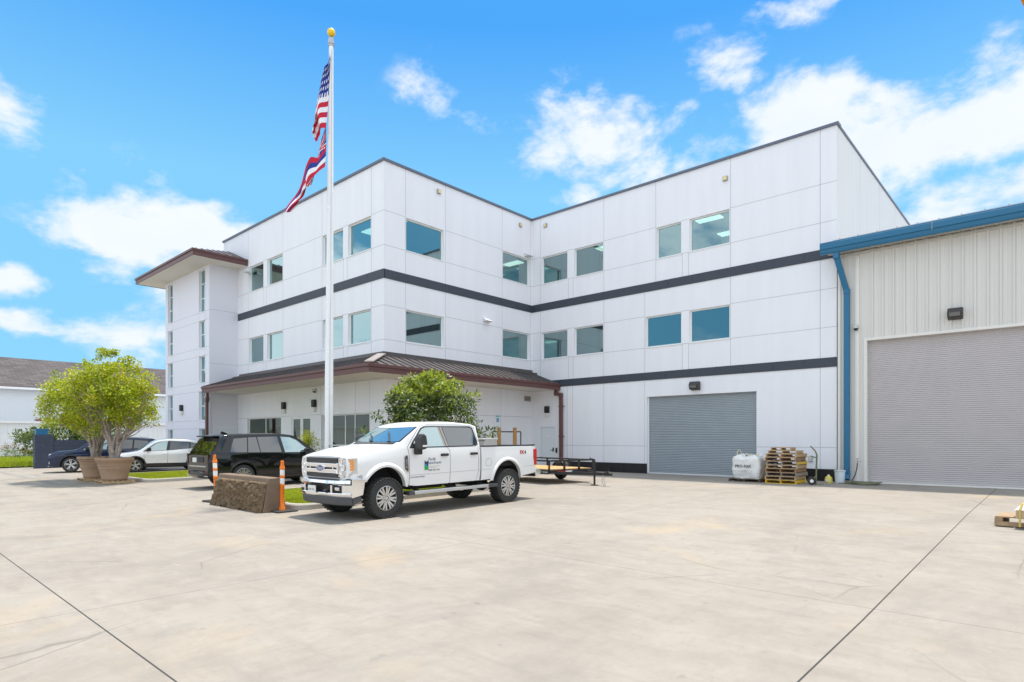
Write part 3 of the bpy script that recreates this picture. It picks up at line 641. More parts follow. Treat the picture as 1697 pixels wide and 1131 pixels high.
fl = thing('flood_light', '-', 'wall light', (0,0,0), group='boxy bronze flood lights over the roller doors')
w = MB(); w.prism([(0,-.19),(-.26,-.14),(-.30,.06),(-.22,.19),(0,.19)], 'x', -.21, .21); w.build('housing', BRONZE, fl, bevel=.02)
w = MB(); w.box((-.15,-.315,-.10), (.15,-.285,.03)); w.build('lens', mat('flood_lens', (.12,.11,.10), .2), fl)
put(fl, (on_y(1153.5, YR), YR, 3.92), 0, 'bronze flood light above the grey roller door of the office wing', True)
put(fl, (on_y(1584, YW), YW, 5.78), 0, 'bronze flood light above the big warehouse roller door')
ul = thing('wall_lamp', '-', 'wall light', (0,0,0), group='small square yellow lamps below the roofline')
w = MB(); w.box((-.10,-.09,-.10), (.10,0,.10)); w.build('housing', mat('lamp_grey', (.35,.34,.30), .5), ul, bevel=.015)
w = MB(); w.box((-.075,-.10,-.075), (.075,-.091,.075)); w.build('lens', mat('amber_lens', (.80,.66,.30), .3, var=0), ul)
put(ul, (on_y(1202.5, YR), YR, 12.62), 0, 'small yellow square lamp high on the right wing, near its right end', True)
put(ul, (on_y(904.5, YR), YR, 12.95), 0, 'small yellow square lamp high on the right wing beside the inner corner')
put(ul, (XM, on_x(726.5, XM), 13.0), PI/2, 'small yellow square lamp high on the return wall above its left window')
put(ul, (XM, on_x(862, XM), 12.95), PI/2, 'small yellow square lamp high on the return wall beside the inner corner')
cm = thing('security_camera', '-', 'camera', (0,0,0), group='dome security cameras')
w = MB(); w.lathe([(0,.0),(.09,0),(.10,-.05),(.085,-.10)], 16, Matrix.Translation((0,-.10,.03))); w.box((-.06,-.05,-.03), (.06,0,.07)); w.build('housing', mat('camera_grey', (.55,.54,.52), .4), cm, smooth=40)
w = MB(); w.lathe([(.08,0),(.07,-.04),(.04,-.07),(0,-.08)], 14, Matrix.Translation((0,-.10,-.07))); w.build('dome', BLACK, cm, smooth=60)
put(cm, (on_y(524, YL), YL, 3.98), 0, 'dome camera under the canopy above the right entrance sconce', True)
put(cm, (on_y(1420, YW), YW-.04, 5.72), 0, 'white dome camera on the warehouse wall beside the blue downspout')
sg = thing('parking_sign', 'blue and white accessible parking sign on the grey wall below the canopy', 'sign', (XM+.002, on_x(824.5, XM), 2.55), PI/2)
w = MB(); w.box((-.16,-.012,-.26), (.16,0,.26)); w.build('sign_plate', mat('sign_white', (.78,.86,.86), .4, var=0), sg)
w = MB(); w.box((-.15,-.016,.17), (.15,-.0125,.25)); w.build('sign_header', mat('sign_green', (.10,.50,.45), .4, var=0), sg)
w = MB(); w.box((-.085,-.016,-.09), (.085,-.0125,.11)); 
w.build('sign_symbol_panel', mat('sign_blue', (.01,.10,.42), .4, var=0), sg)
w = MB(); w.lathe([(.038,0),(.052,0),(.052,-.003),(.038,-.003)], 18, Matrix.Translation((0,-.018,-.03)) @ Matrix.Rotation(0,4,'X'), axis='y'); w.tube((0,-.0175,.075),(0,-.0195,.075),.016); w.box((-.012,-.0195,-.01),(.008,-.0175,.055)); w.box((0,-.0195,-.015),(.04,-.0175,.005)); w.build('wheelchair_symbol', WHITE, sg)
w = MB(); w.box((-.14,-.012,-.38), (.14,0,-.28)); w.build('lower_plate', mat('sign_pale', (.70,.78,.76), .4, var=0), sg)
textobj('sign_text', 'VAN ACCESSIBLE', .032, BLACK, sg, lambda x, y, z: Vector((x, -.015, -.33+y)))
textobj('sign_text', 'RESERVED PARKING', .03, WHITE, sg, lambda x, y, z: Vector((x, -.0185, .21+y)))
el = thing('outlet_box', 'small grey electrical box on the white wall between pallets and hand truck', 'electrical box', (on_y(1344, YR), YR, .84))
w = MB(); w.box((-.07,-.07,-.11), (.07,0,.11)); w.build('box', mat('outlet_grey', (.42,.40,.36), .5), el, bevel=.01)
w = MB(); w.box((-.05,-.085,-.09), (.05,-.071,.09)); w.build('cover', mat('outlet_cover', (.60,.58,.53), .5), el, bevel=.008)
# ------------------------------------------------------------------ planting islands with kerbs
CONC = mat('kerb_concrete', (.42,.39,.34), .85, var=.12, scale=2.5, bump=.3, bscale=40)
LAWN = mat('lawn_soil', (.10,.16,.012), .9, var=.2, scale=4)
def grass_mat():
    return leafmat('grass_blade', (.42,.48,.02))
grass_mat(); leafmat('grass_dry', (.55,.50,.06))
def island(name, x0, x1, y0, y1, rad, label=None):
    pts = []
    for cx, cy, a0 in ((x1-rad, y0+rad, -PI/2), (x1-rad, y1-rad, 0), (x0+rad, y1-rad, PI/2), (x0+rad, y0+rad, PI)):
        for i in range(7): a = a0+PI/2*i/6; pts.append((cx+rad*math.cos(a), cy+rad*math.sin(a)))
    def off(p, d):
        cx, cy = (x0+x1)/2, (y0+y1)/2; hx, hy = (x1-x0)/2, (y1-y0)/2
        return (cx+(p[0]-cx)*(hx-d)/hx, cy+(p[1]-cy)*(hy-d)/hy)
    k = MB(); n = len(pts); rows = []
    for d, h in ((0,-.05),(0,.11),(.02,.14),(.15,.14),(.15,.0)): rows.append([(*off(p, d), gz(p[1])+h) for p in pts])
    for r0, r1 in zip(rows, rows[1:]): k.add(r0+r1, [(i, (i+1)%n, n+(i+1)%n, n+i) for i in range(n)])
    tag(k.build(name+'_kerb', CONC, smooth=30), kind='structure')
    s = MB(); inner = [(*off(p, .145), gz(p[1])+.10) for p in pts]; s.add(inner, [tuple(range(n))]); tag(s.build(name+'_soil', LAWN, fix=True), kind='structure')
    g = MB(); rg = random.Random(3)
    cnt = int((x1-x0)*(y1-y0)*900)
    for _ in range(cnt):
        x = rg.uniform(x0+.17, x1-.17); y = rg.uniform(y0+.17, y1-.17)
        cx = min(max(x, x0+rad), x1-rad); cy = min(max(y, y0+rad), y1-rad)
        if math.hypot(x-cx, y-cy) > rad-.16: continue
        a = rg.uniform(0, PI); h = rg.uniform(.03, .06); l = rg.uniform(-.03, .03); z = gz(y)+.098; wv = .012
        c, s_ = math.cos(a)*wv, math.sin(a)*wv
        g.add([(x-c,y-s_,z),(x+c,y+s_,z),(x+l+c*.2,y+l+s_*.2,z+h),(x+l-c*.2,y+l-s_*.2,z+h*.97)], [(0,1,2,3)], 1 if rg.random() < .18 else 0)
    tag(g.build('grass', [MATS['grass_blade'], MATS['grass_dry']], fix=False), label or 'short bright grass on the kerbed island', 'grass', kind='stuff')
island('planting_island', -18.1, -13.45, 7.25, 14.6, .45, 'short bright green grass on the kerbed island behind the white pickup')
island('parking_island', -31.8, -26.3, 7.9, 13.0, .5, 'short patchy grass on the small kerbed island beside the potted trees')
# verge far left
w = MB(); rg = random.Random(5)
vx0, vx1, vy0, vy1 = -68, -46.2, 3.0, 12.0
w.add([(vx0,vy0,-.02),(vx1,vy0,-.06),(vx1,vy1,-.02),(vx0,vy1,0)], [(0,1,2,3)]); tag(w.build('verge_soil', LAWN), kind='structure')
g = MB()
for _ in range(9000):
    x = rg.uniform(vx0, vx1); y = rg.uniform(vy0, vy1); a = rg.uniform(0, PI); h = rg.uniform(.08,.2); c, s_ = math.cos(a)*.04, math.sin(a)*.04
    g.add([(x-c,y-s_,-.08),(x+c,y+s_,-.08),(x+c*.2,y+s_*.2,h),(x-c*.2,y-s_*.2,h)], [(0,1,2,3)], 1 if rg.random() < .25 else 0)
tag(g.build('grass', [MATS['grass_blade'], MATS['grass_dry']], fix=False), 'yellow green grass verge in front of the white lattice fence', 'grass', kind='stuff')
# ------------------------------------------------------------------ far hall on the left
Fh = thing('far_hall', 'long white hall with a brown shingle roof far behind the parked cars', 'building', (-97, 13, 0)); OF = Vector(Fh.location)
def lf(v): return (v[0]-OF.x, v[1]-OF.y, v[2])
FW_ = mat('far_wall_white', (.68,.71,.74), .7, var=.03, scale=.2)
sh = bpy.data.materials.new('brown_shingle'); sh.use_nodes = True; t = sh.node_tree; b = t.nodes['Principled BSDF']; b.inputs['Roughness'].default_value = .9
bk_ = t.nodes.new('ShaderNodeTexBrick'); tcx = t.nodes.new('ShaderNodeTexCoord'); mpp = t.nodes.new('ShaderNodeMapping'); mpp.inputs['Rotation'].default_value = (0, 0, 0)
sp = t.nodes.new('ShaderNodeSeparateXYZ'); cb = t.nodes.new('ShaderNodeCombineXYZ'); t.links.new(tcx.outputs['Object'], sp.inputs[0]); t.links.new(sp.outputs[1], cb.inputs[0]); t.links.new(sp.outputs[0], cb.inputs[1]); t.links.new(cb.outputs[0], bk_.inputs['Vector'])
bk_.inputs['Scale'].default_value = 1.0; bk_.inputs['Brick Width'].default_value = 1.1; bk_.inputs['Row Height'].default_value = .55; bk_.inputs['Mortar Size'].default_value = .05
bk_.inputs['Color1'].default_value = (.07,.058,.058,1); bk_.inputs['Color2'].default_value = (.115,.10,.10,1); bk_.inputs['Mortar'].default_value = (.07,.05,.045,1); t.links.new(bk_.outputs[0], b.inputs['Base Color'])
w = MB(); w.box(lf((-125,-40,0)), lf((-97,75,8.1)))
for y in (2, 20, 27, 34, 41, 48): w.box(lf((-97,y,0)), lf((-96.8,y+.5,8.1)))
w.build('wall', FW_, Fh)
w = MB(); w.add([lf(v) for v in ((-96.2,-40,8.0),(-96.2,75,8.0),(-108,75,12.9),(-108,-40,12.9),(-124,75,8.0),(-124,-40,8.0))], [(0,1,2,3),(3,2,4,5)]); w.build('roof', sh, Fh, fix=False)
w = MB(); w.box(lf((-96.2,-40,7.8)), lf((-96.0,75,8.05))); w.build('gutter', WHITE, Fh)
Lt = thing('white_shed', 'low white ribbed shed with small windows in front of the far hall', 'building', (-75, 8, 0)); OT = Vector(Lt.location)
def lt(v): return (v[0]-OT.x, v[1]-OT.y, v[2])
w = MB(); w.box(lt((-88,-20,0)), lt((-75,55,3.15)))
y = -20
while y < 55: w.box(lt((-75,y,0)), lt((-74.94,y+.10,3.1))); y += .45
w.build('wall', mat('shed_white', (.78,.79,.80), .6, var=.02), Lt)
w = MB(); w.box(lt((-88.2,-20.2,3.15)), lt((-74.7,55.2,3.35))); w.build('roof', WHITE, Lt)
w = MB(); w.box(lt((-77,13.0,3.36)), lt((-76,18.5,3.62))); w.build('roof_duct', BROWN, Lt)
for y in (8.6, 15.3, 27.5):
    w = MB(); w.box(lt((-75,y,1.1)), lt((-74.9,y+1.3,2.7))); f = w.build('window', FRAME, Lt)
    w = MB(); w.box(lt((-74.9,y+.12,1.22)), lt((-74.88,y+1.18,2.58))); w.build('pane', CARGP, f)
# lattice fence + young shrubs
lf_ = thing('lattice_fence', 'low white lattice fence behind the grass verge at the left edge', 'fence', (-66.5, 6, 0))
w = MB()
for i in range(70):
    y = -3+i*.25
    w.bar((0,y,.02), (0,y+.5,.62), .03, .04); w.bar((.045,y,.62), (.045,y+.5,.02), .03, .04)
w.build('lattice', WHITE, lf_)
w = MB(); w.box((-.05,-3,.62), (.08,15,.68)); w.build('rail', WHITE, lf_)
# block wall pier with blue cap box
Bw = thing('block_wall', 'dark blue grey block wall behind the parked cars', 'wall', (-43.8, 7.4, 0))
w = MB(); rows = 8
def blocks(w, x0, x1, y0, y1, z0, z1, rh=.4, bl=.8):
    z = z0; k = 0
    while z < z1-.01:
        y = y0-(k % 2)*bl/2; zt = min(z+rh, z1)
        while y < y1:
            a, b2 = max(y, y0), min(y+bl, y1)
            if b2-a > .02: w.box((x0, a+.008, z+.006), (x1, b2-.008, zt-.006))
            y += bl
        z += rh; k += 1
    w.box((x0+.012, y0+.012, z0), (x1-.012, y1-.012, z1-.01), 1)
blocks(w, -.2, 0, .9, 8, -.1, 1.55); w.build('wall', [mat('block_slate', (.050,.062,.095), .8, var=.15, scale=2), mat('block_mortar', (.16,.17,.20), .8)], Bw)
w = MB(); blocks(w, -.45, .02, 0, .9, -.1, 1.85); w.build('pier', [MATS['block_slate'], MATS['block_mortar']], Bw)
bb = thing('blue_box', 'small blue box standing on top of the dark wall pier', 'box', (-44.0, 7.75, 1.85))
w = MB(); w.box((-.2,-.28,0), (.2,.28,.30)); w.build('body', BLUE, bb, bevel=.01)
w = MB(); w.box((-.22,-.30,.301), (.22,.30,.34)); w.build('lid', BLUE, bb, bevel=.01)
# ------------------------------------------------------------------ stone-faced barrier and orange posts
p0 = gp(360, 835); p1 = gp(436, 851)
Br = thing('stone_barrier', 'brown concrete barrier with rough lava rock facing between two orange posts', 'barrier', ((p0.x+p1.x)/2, 6.85, gz(6.85)), math.radians(-1))
bm = bmesh.new(); prof = [(-.30,0),(-.27,.12),(-.155,.80),(.155,.80),(.27,.12),(.30,0)]; hl = (p1-p0).length/2
MB_ = MB(); MB_.prism(prof, 'x', -hl, hl); MB_.build('concrete_body', mat('brown_concrete', (.20,.14,.095), .9, var=.25, scale=3, bump=.6, bscale=25), Br, bevel=.02)
w = MB(); rg = random.Random(11); nx, nz = 96, 26; grid = []
from mathutils import noise as mn
cells = [(rg.uniform(-hl, hl), rg.uniform(0, .72), rg.uniform(.55, 1)) for _ in range(95)]
for j in range(nz+1):
    for i in range(nx+1):
        x = -hl+.02+(2*hl-.04)*i/nx; z = .0+.70*j/nz
        ds = sorted((((x-a)*1.0)**2+((z-b2)*1.15)**2, hh) for a, b2, hh in cells)[:2]
        e_ = math.sqrt(ds[1][0])-math.sqrt(ds[0][0]); d = min(1, e_/.05)**.45*.10*ds[0][1]+.03*mn.noise(Vector((x*9, z*9, 0)))+.03*mn.noise(Vector((x*22, z*22, 5)))
        arch = 0 if z > .06+.05*mn.noise(Vector((x*3, 1, 1))) or abs(abs(x)-.55) > .3 else 1
        y = -(.30-.155*z/.8)-.015-max(d, 0)*(1 if i not in (0, nx) and j != nz else 0)
        grid.append((x, y, z + (.07 if j == 0 and (.35 < abs(x) < .75) else 0)))
w.add(grid, [(j*(nx+1)+i, j*(nx+1)+i+1, (j+1)*(nx+1)+i+1, (j+1)*(nx+1)+i) for j in range(nz) for i in range(nx)])
def stone_mat():
    m = mat('lava_stone', (.17,.115,.065), .95, var=.65, scale=9, bump=1.0, bscale=70); return m
w.build('stone_facing', stone_mat(), Br, smooth=50, fix=False)
ORG = mat('orange_plastic', (.85,.20,.008), .45, var=.04)
REFL = mat('white_reflective', (.85,.82,.78), .35, var=.03)
def post(label, pos, lean, sc=1.0):
    t = thing('delineator_post', label, 'traffic post', pos, 0, 'orange traffic posts at the ends of the stone barrier'); t.scale = (sc, sc, sc)
    A = Matrix.Rotation(lean, 4, 'Y')
    w = MB(); w.lathe([(0,.03),(.075,.03),(.068,.10),(.052,.13),(.050,.60),(.058,.61),(.058,.635),(.049,.645),(.049,.80),(.058,.81),(.058,.84),(.049,.85),(.049,1.0),(.060,1.01),(.060,1.04),(.05,1.06),(.045,1.10)], 20, A)
    w.build('tube', ORG, t, smooth=40)
    w = MB(); w.tube(A@Vector((0,0,.66)), A@Vector((0,0,.79)), .0515, n=20); w.build('reflective_band', REFL, t, smooth=40)
    w = MB(); w.tube(A@Vector((0,0,.86)), A@Vector((0,0,.99)), .0515, n=20); w.build('reflective_band', REFL, t, smooth=40)
    w = MB()
    for a, b2 in (((-.045,1.09),(-.045,1.19)),((.045,1.09),(.045,1.19)),((-.052,1.19),(.052,1.19))): w.bar(A@Vector((a[0],0,a[1])), A@Vector((b2[0],0,b2[1])), .03, .03)
    w.bar(A@Vector((-.045,0,1.11)), A@Vector((.045,0,1.11)), .04, .03); w.build('handle', ORG, t, bevel=.006)
    w = MB(); w.box((-.30,-.25,0), (.30,.25,.035)); w.build('base', RUBBER, t, bevel=.012)
q = gp(467.5, 848); post('upright orange post with white bands at the right end of the stone barrier', (q.x, q.y, gz(q.y)), math.radians(.5))
q = gp(357, 832); post('leaning orange post at the left end of the stone barrier', (q.x-.05, q.y+.05, gz(q.y)), math.radians(-6), 1.07)
# ------------------------------------------------------------------ pallets, sack and yard clutter
def pallet_mb(w, W_, D_, H=.13, rg=None, mi=0, skew=True):
    rg = rg or random
    for s in (-1, 0, 1): w.box((s*(W_/2-.022)-.020, -D_/2+.01, .021), (s*(W_/2-.022)+.020, D_/2-.01, H-.021), mi)
    n = 7
    for k in range(n):
        y = -D_/2+(D_-.095)*k/(n-1); o = rg.uniform(-.006,.006)
        w.box((-W_/2+o, y, H-.02), (W_/2+o, y+.088, H), mi)
        if k in (0, 3, 6): w.box((-W_/2-o, y, 0), (W_/2-o, y+.088, .02), mi)
PC = (-7.45, 23.12)
rg = random.Random(21); zz = 0.0
GREYW = mat('pallet_wood_grey', (.30,.24,.18), .85, var=.3, scale=5, bump=.3, bscale=30)
labs = ['yellow painted pallet at the bottom of the stack', 'second pallet up in the stack, just above the yellow one', 'third pallet up in the tall pallet stack', 'fourth pallet up in the tall pallet stack', 'fifth pallet up, half way in the tall pallet stack',
        'pallet with a yellow painted end, sixth up in the stack', 'seventh pallet up in the tall pallet stack', 'topmost full size pallet of the stack, below the two small ones']
for k in range(8):
    t = thing('pallet', labs[k], 'pallet', (PC[0]+rg.uniform(-.03,.03), PC[1]+rg.uniform(-.02,.02), zz), math.radians(rg.uniform(-1.6,1.6)), 'wooden pallets stacked by the roller door')
    w = MB(); pallet_mb(w, 1.06, 1.2, .134, rg); w.build('planks', YELP if k == 0 else [WOOD, WOODL, GREYW][k % 3], t)
    if k == 5:
        w = MB(); w.box((.532,-.598,.026), (.545,.598,.112)); w.build('yellow_edge', YELP, t)
    zz += .1345
for k, (a, b2, lab, o) in enumerate(((.98,.9,'short light pallet second from the top of the stack', (-.02,0)),(.70,.8,'smallest pallet lying on the very top of the stack', (-.12,.03)))):
    t = thing('pallet', lab, 'pallet', (PC[0]+o[0], PC[1]+o[1], zz), math.radians(3+k*4), 'wooden pallets stacked by the roller door')
    w = MB(); pallet_mb(w, a, b2, .11, rg); w.build('planks', WOODL, t); zz += .111
t = thing('pallet', 'dark low pallet under the white bulk bag', 'pallet', (-8.80, 23.15, 0), 0)
w = MB(); pallet_mb(w, 1.16, 1.15, .12, rg); w.build('planks', mat('pallet_dark', (.15,.11,.08), .9, var=.3, scale=5), t)
bg_ = thing('bulk_bag', 'white bulk bag printed PRO-PAK sagging on a dark pallet beside the pallet stack', 'bag', (-8.76, 23.15, .121), math.radians(1))
BAGM = mat('woven_bag_white', (.78,.77,.74), .75, var=.05, scale=3, bump=.3, bscale=40)
def bagside(u, v):   # u around 0..1, v height 0..1 -> point on a rounded, sagging square sack
    a = 2*PI*u; k = 9.0; c, s_ = math.cos(a), math.sin(a); r = (abs(c)**k+abs(s_)**k)**(-1/k)
    b_ = .50+.03*math.sin(PI*min(v/.8,1)) - (.0 if v < .86 else (v-.86)*2.0)
    z = .86*v if v < .86 else .74+.10*(1-(1-(v-.86)/.14)**2)
    n_ = mn.noise(Vector((c*2.2, s_*2.2, v*3)))*.05+mn.noise(Vector((c*7, s_*7, v*9)))*.028
    return Vector(((b_+n_)*r*c, (b_*.98+n_)*r*s_, z+mn.noise(Vector((c*2.5, s_*2.5, 9)))*.13*v**2))
w = MB(); nu, nv = 56, 24; vs = [bagside(i/nu, j/nv) for j in range(nv+1) for i in range(nu)]
w.add(vs, [(j*nu+i, j*nu+(i+1)%nu, (j+1)*nu+(i+1)%nu, (j+1)*nu+i) for j in range(nv) for i in range(nu)]+[tuple(nv*nu+i for i in range(nu)), tuple(range(nu-1,-1,-1))])
w.build('sack', BAGM, bg_, smooth=80)
w = MB()
for i in range(14):
    a = i*.45; p = Vector((.28*math.cos(a), .28*math.sin(a), .76)); q = Vector((.30*math.cos(a+.9)+rg.uniform(-.1,.1), .30*math.sin(a+.9), .80+rg.uniform(0,.10)))
    w.add([p, p+Vector((.2,.05,.02)), q+Vector((.12,.0,.05)), q], [(0,1,2,3)])
w.build('top_flap', BAGM, bg_, fix=False)
w = MB()
for cx, cy, h, sgn in ((-.30,-.34,.30,1),(.10,-.38,.12,1),(.40,-.30,.14,-1),(-.1,.35,.12,1)):
    pts = [Vector((cx-.10, cy, .70)), Vector((cx-.07, cy, .78+h*.7)), Vector((cx-.02, cy, .78+h)), Vector((cx+.03, cy, .78+h*.95)), Vector((cx+.20*sgn, cy+.05, .72))]
    for a, b2 in zip(pts, pts[1:]): w.bar(a, b2, .05, .012)
w.build('lifting_loop', mat('loop_cream', (.78,.70,.48), .7), bg_)
def onbag(x, y, z): 
    return Vector((x-.07, -.585-.005*math.cos(x*3), .46+y))
textobj('printed_name', 'PRO-PAK', .14, mat('print_black', (.02,.02,.025), .6, var=0), bg_, onbag, spacing=1.05, bold=.004)
w = MB()
for i in range(14):
    a0, a1 = PI*1.05+PI*.9*i/14, PI*1.05+PI*.9*(i+.8)/14; w.bar(onbag(.34*math.cos(a0), .20*math.sin(a0)-.10, 0), onbag(.34*math.cos(a1), .20*math.sin(a1)-.10, 0), .012, .006)
for k, l in ((-.15,.22),(-.20,.16),(-.25,.10)): w.bar(onbag(-l, k, 0), onbag(l, k, 0), .014, .006)
w.build('printed_emblem', mat('print_grey', (.30,.30,.32), .7, var=0), bg_)
# hand truck
ht_ = thing('hand_truck', 'olive green hand truck with black wheels standing against the wall', 'hand truck', (-6.40, 22.95, 0), math.radians(18))
OLV = mat('olive_paint', (.16,.17,.08), .5, var=.15)
w = MB()
for y in (-.14,.14): w.tube((0,y,.02), (.03,y,1.05), .022); w.path([(.03,y,1.05),(-.02,y,1.18),(-.12,y,1.30),(-.16,y,1.34)], .02)
for z in (.25,.6,.95): w.bar((.01,-.14,z), (.01,.14,z), .05, .02)
w.path([(-.16,-.14,1.34),(-.16,.14,1.34)], .02); w.path([(.02,-.14,.95),(-.14,-.14,.99),(-.17,-.14,1.02)], .02); w.path([(.0,-.14,.3),(-.13,-.14,.13)], .018); w.path([(.0,.14,.3),(-.13,.14,.13)], .018)
w.build('frame', OLV, ht_, smooth=40)
w = MB(); w.box((-.01,-.2,.002), (.24,.2,.014)); w.build('toe_plate', OLV, ht_)
for y in (-.23,.23):
    w = MB(); w.lathe([(.05,-.035),(.10,-.04),(.13,-.02),(.135,0),(.13,.02),(.10,.04),(.05,.035)], 22, Matrix.Translation((-.14,y,.136)), axis='y'); wh = w.build('wheel', RUBBER, ht_, smooth=50)
    w = MB(); w.tube((-.14,y-.037,.136), (-.14,y+.037,.136), .06, n=18); w.build('hub', REFL, wh)
# bucket, bottle, board
bk2 = thing('bucket', 'white plastic bucket with lid next to the blue downspout', 'bucket', (-5.96, 24.25, 0))
w = MB(); w.lathe([(0,.0),(.145,0),(.15,.02),(.17,.42),(.185,.425),(.185,.445),(.17,.45)], 28); w.build('pail', mat('bucket_plastic', (.68,.74,.78), .4, var=.06), bk2, smooth=40)
w = MB(); w.lathe([(.19,.44),(.192,.47),(.17,.475),(.16,.465),(0,.466)], 28); w.build('lid', mat('bucket_lid', (.62,.60,.58), .5), bk2, smooth=40)
jg = thing('jug', 'small yellow plastic jug on the ground beside the white bucket', 'jug', (-6.32, 24.2, 0))
w = MB(); w.lathe([(0,0),(.125,0),(.13,.02),(.13,.13),(.11,.20),(.06,.25),(0,.262)], 20); w.build('jug_body', mat('yellow_plastic', (.72,.60,.10), .4, var=.05), jg, smooth=40)
w = MB(); w.lathe([(0,.30),(.04,.30),(.045,.255),(.045,.25)], 14); w.build('cap', mat('pale_cap', (.75,.70,.45), .5), jg, smooth=40)
w = MB(); w.box((-.07,-.137,.05), (.07,-.12,.14)); w.build('sticker', mat('jug_sticker', (.75,.72,.55), .5), jg)
# hose and tap
hs_ = thing('garden_hose', 'coiled green hose lying at the foot of the blue downspout', 'hose', (-5.15, 24.05, 0))
w = MB(); 
for L_ in range(9):
    rx = .34+.05*(L_ % 5); ry = .26+.035*(L_ % 4); oz = .02+.018*(L_//2); ph = L_*.8; pts = []
    for i in range(29): a = ph+2*PI*i/28; pts.append((rx*math.cos(a)+.06*math.sin(L_), ry*math.sin(a)+.03*math.cos(3*L_), oz+.012*math.sin(a*2+L_)))
    w.path(pts, .015, n=6)
w.path([(-.35,0,.03),(-.6,.1,.02),(-.8,-.02,.02)], .015, n=6); w.build('coil', mat('hose_olive', (.16,.17,.10), .6, var=.15, scale=8), hs_, smooth=60)
tp = thing('wall_tap', 'wall tap with a black hose hanging from it on the warehouse wall', 'tap', (on_y(1422, YW), YW, .78))
w = MB(); w.tube((0,0,0), (0,-.12,0), .018); w.tube((0,-.10,0), (0,-.10,-.08), .015); w.tube((0,-.08,0), (0,-.08,.10), .008); w.tube((-.05,-.08,.10), (.05,-.08,.10), .012); w.tube((0,-.06,0),(.13,-.06,0), .010); w.build('spigot', STEEL, tp)
w = MB(); w.path([(0,-.10,-.06),(-.01,-.12,-.25),(-.05,-.2,-.5),(-.12,-.4,-.7),(-.2,-.7,-.765)], .017, n=8); w.build('hose', BLACK, tp, smooth=60)
# chain-link panel with two timber posts
cl = thing('mesh_panel', 'black framed chain link panel held by two timber posts behind the pickup bed', 'fence', (-18.0, 19.5, gz(19.5)), math.radians(43))
w = MB()
for a, b2 in (((-.62,0,0),(-.62,0,1.92)),((.62,0,0),(.62,0,1.92)),((-.62,0,1.92),(.62,0,1.92)),((-.62,0,.1),(.62,0,.1))): w.bar(a, b2, .05, .05)
w.build('frame', BLACK, cl)
w = MB(); s = .075
for i in range(-26, 18):
    x0, z0 = i*s, .1
    a = max(-.6, x0); b2 = min(.6, x0+1.8)
    if a < b2: w.bar((a,0,z0+(a-x0)), (b2,0,z0+(b2-x0)), .006, .006); w.bar((-a,0.006,z0+(a-x0)), (-b2,.006,z0+(b2-x0)), .006, .006)
w.build('chain_link', STEEL, cl)
for x in (-.33,.36):
    w = MB(); w.tube((x,-.10,0), (x,-.10,2.10), .085, n=14); w.build('timber_post', mat('treated_timber', (.34,.19,.06), .8, var=.3, scale=4, streak=6), cl, smooth=50)
# boxes at the right edge
qb = gp(1652, 873)
t = thing('pallet', 'wooden pallet end under wrapped goods at the right edge of the yard', 'pallet', (qb.x+.55, qb.y+.42, gz(qb.y)), math.radians(-4))
w = MB(); 
for x in (-.5,0,.5): w.box((x-.06,-.42,.02), (x+.06,.42,.17))
for i in range(4): w.box((-.55+i*.28,-.42,.171), (-.55+i*.28+.265,.42,.192)); 
w.box((-.55,-.44,.02), (.6,-.42,.10)); w.build('planks', mat('pallet_worn', (.36,.25,.15), .85, var=.35, scale=6, bump=.4, bscale=30), t)
t = thing('wrapped_goods', 'carton wrapped in white plastic with yellow and black straps at the right edge', 'box', (qb.x+.66, qb.y+.16, gz(qb.y)+.193), math.radians(-4))
w = MB(); w.box((-.36,-.36,0), (.9,.36,.17)); w.build('carton', mat('carton_board', (.50,.38,.25), .9, var=.08), t, bevel=.01)
w = MB(); w.add([(-.38,-.37,.15),(.9,-.37,.15),(.9,.37,.15),(-.38,.37,.15),(-.30,-.30,.24),(.9,-.30,.25),(.9,.30,.24),(-.32,.3,.23)], [(0,1,5,4),(1,2,6,5),(2,3,7,6),(3,0,4,7),(4,5,6,7)]); w.build('plastic_wrap', mat('wrap_white', (.80,.79,.77), .3, var=.05, bump=.8, bscale=12), t)
w = MB()
for x in (-.30,-.12): w.path([(x,-.375,-.15),(x,-.375,.15),(x+.02,-.31,.25),(x+.05,.2,.26)], .018, n=6)
w.build('yellow_strap', mat('strap_yellow', (.60,.42,.10), .7), t, smooth=50)
w = MB(); w.prism([(-.1,.02),(.9,.0),(.9,.12),(-.08,.13)], 'y', -.40, -.37); w.build('black_strap', mat('strap_navy', (.02,.022,.04), .5), t)
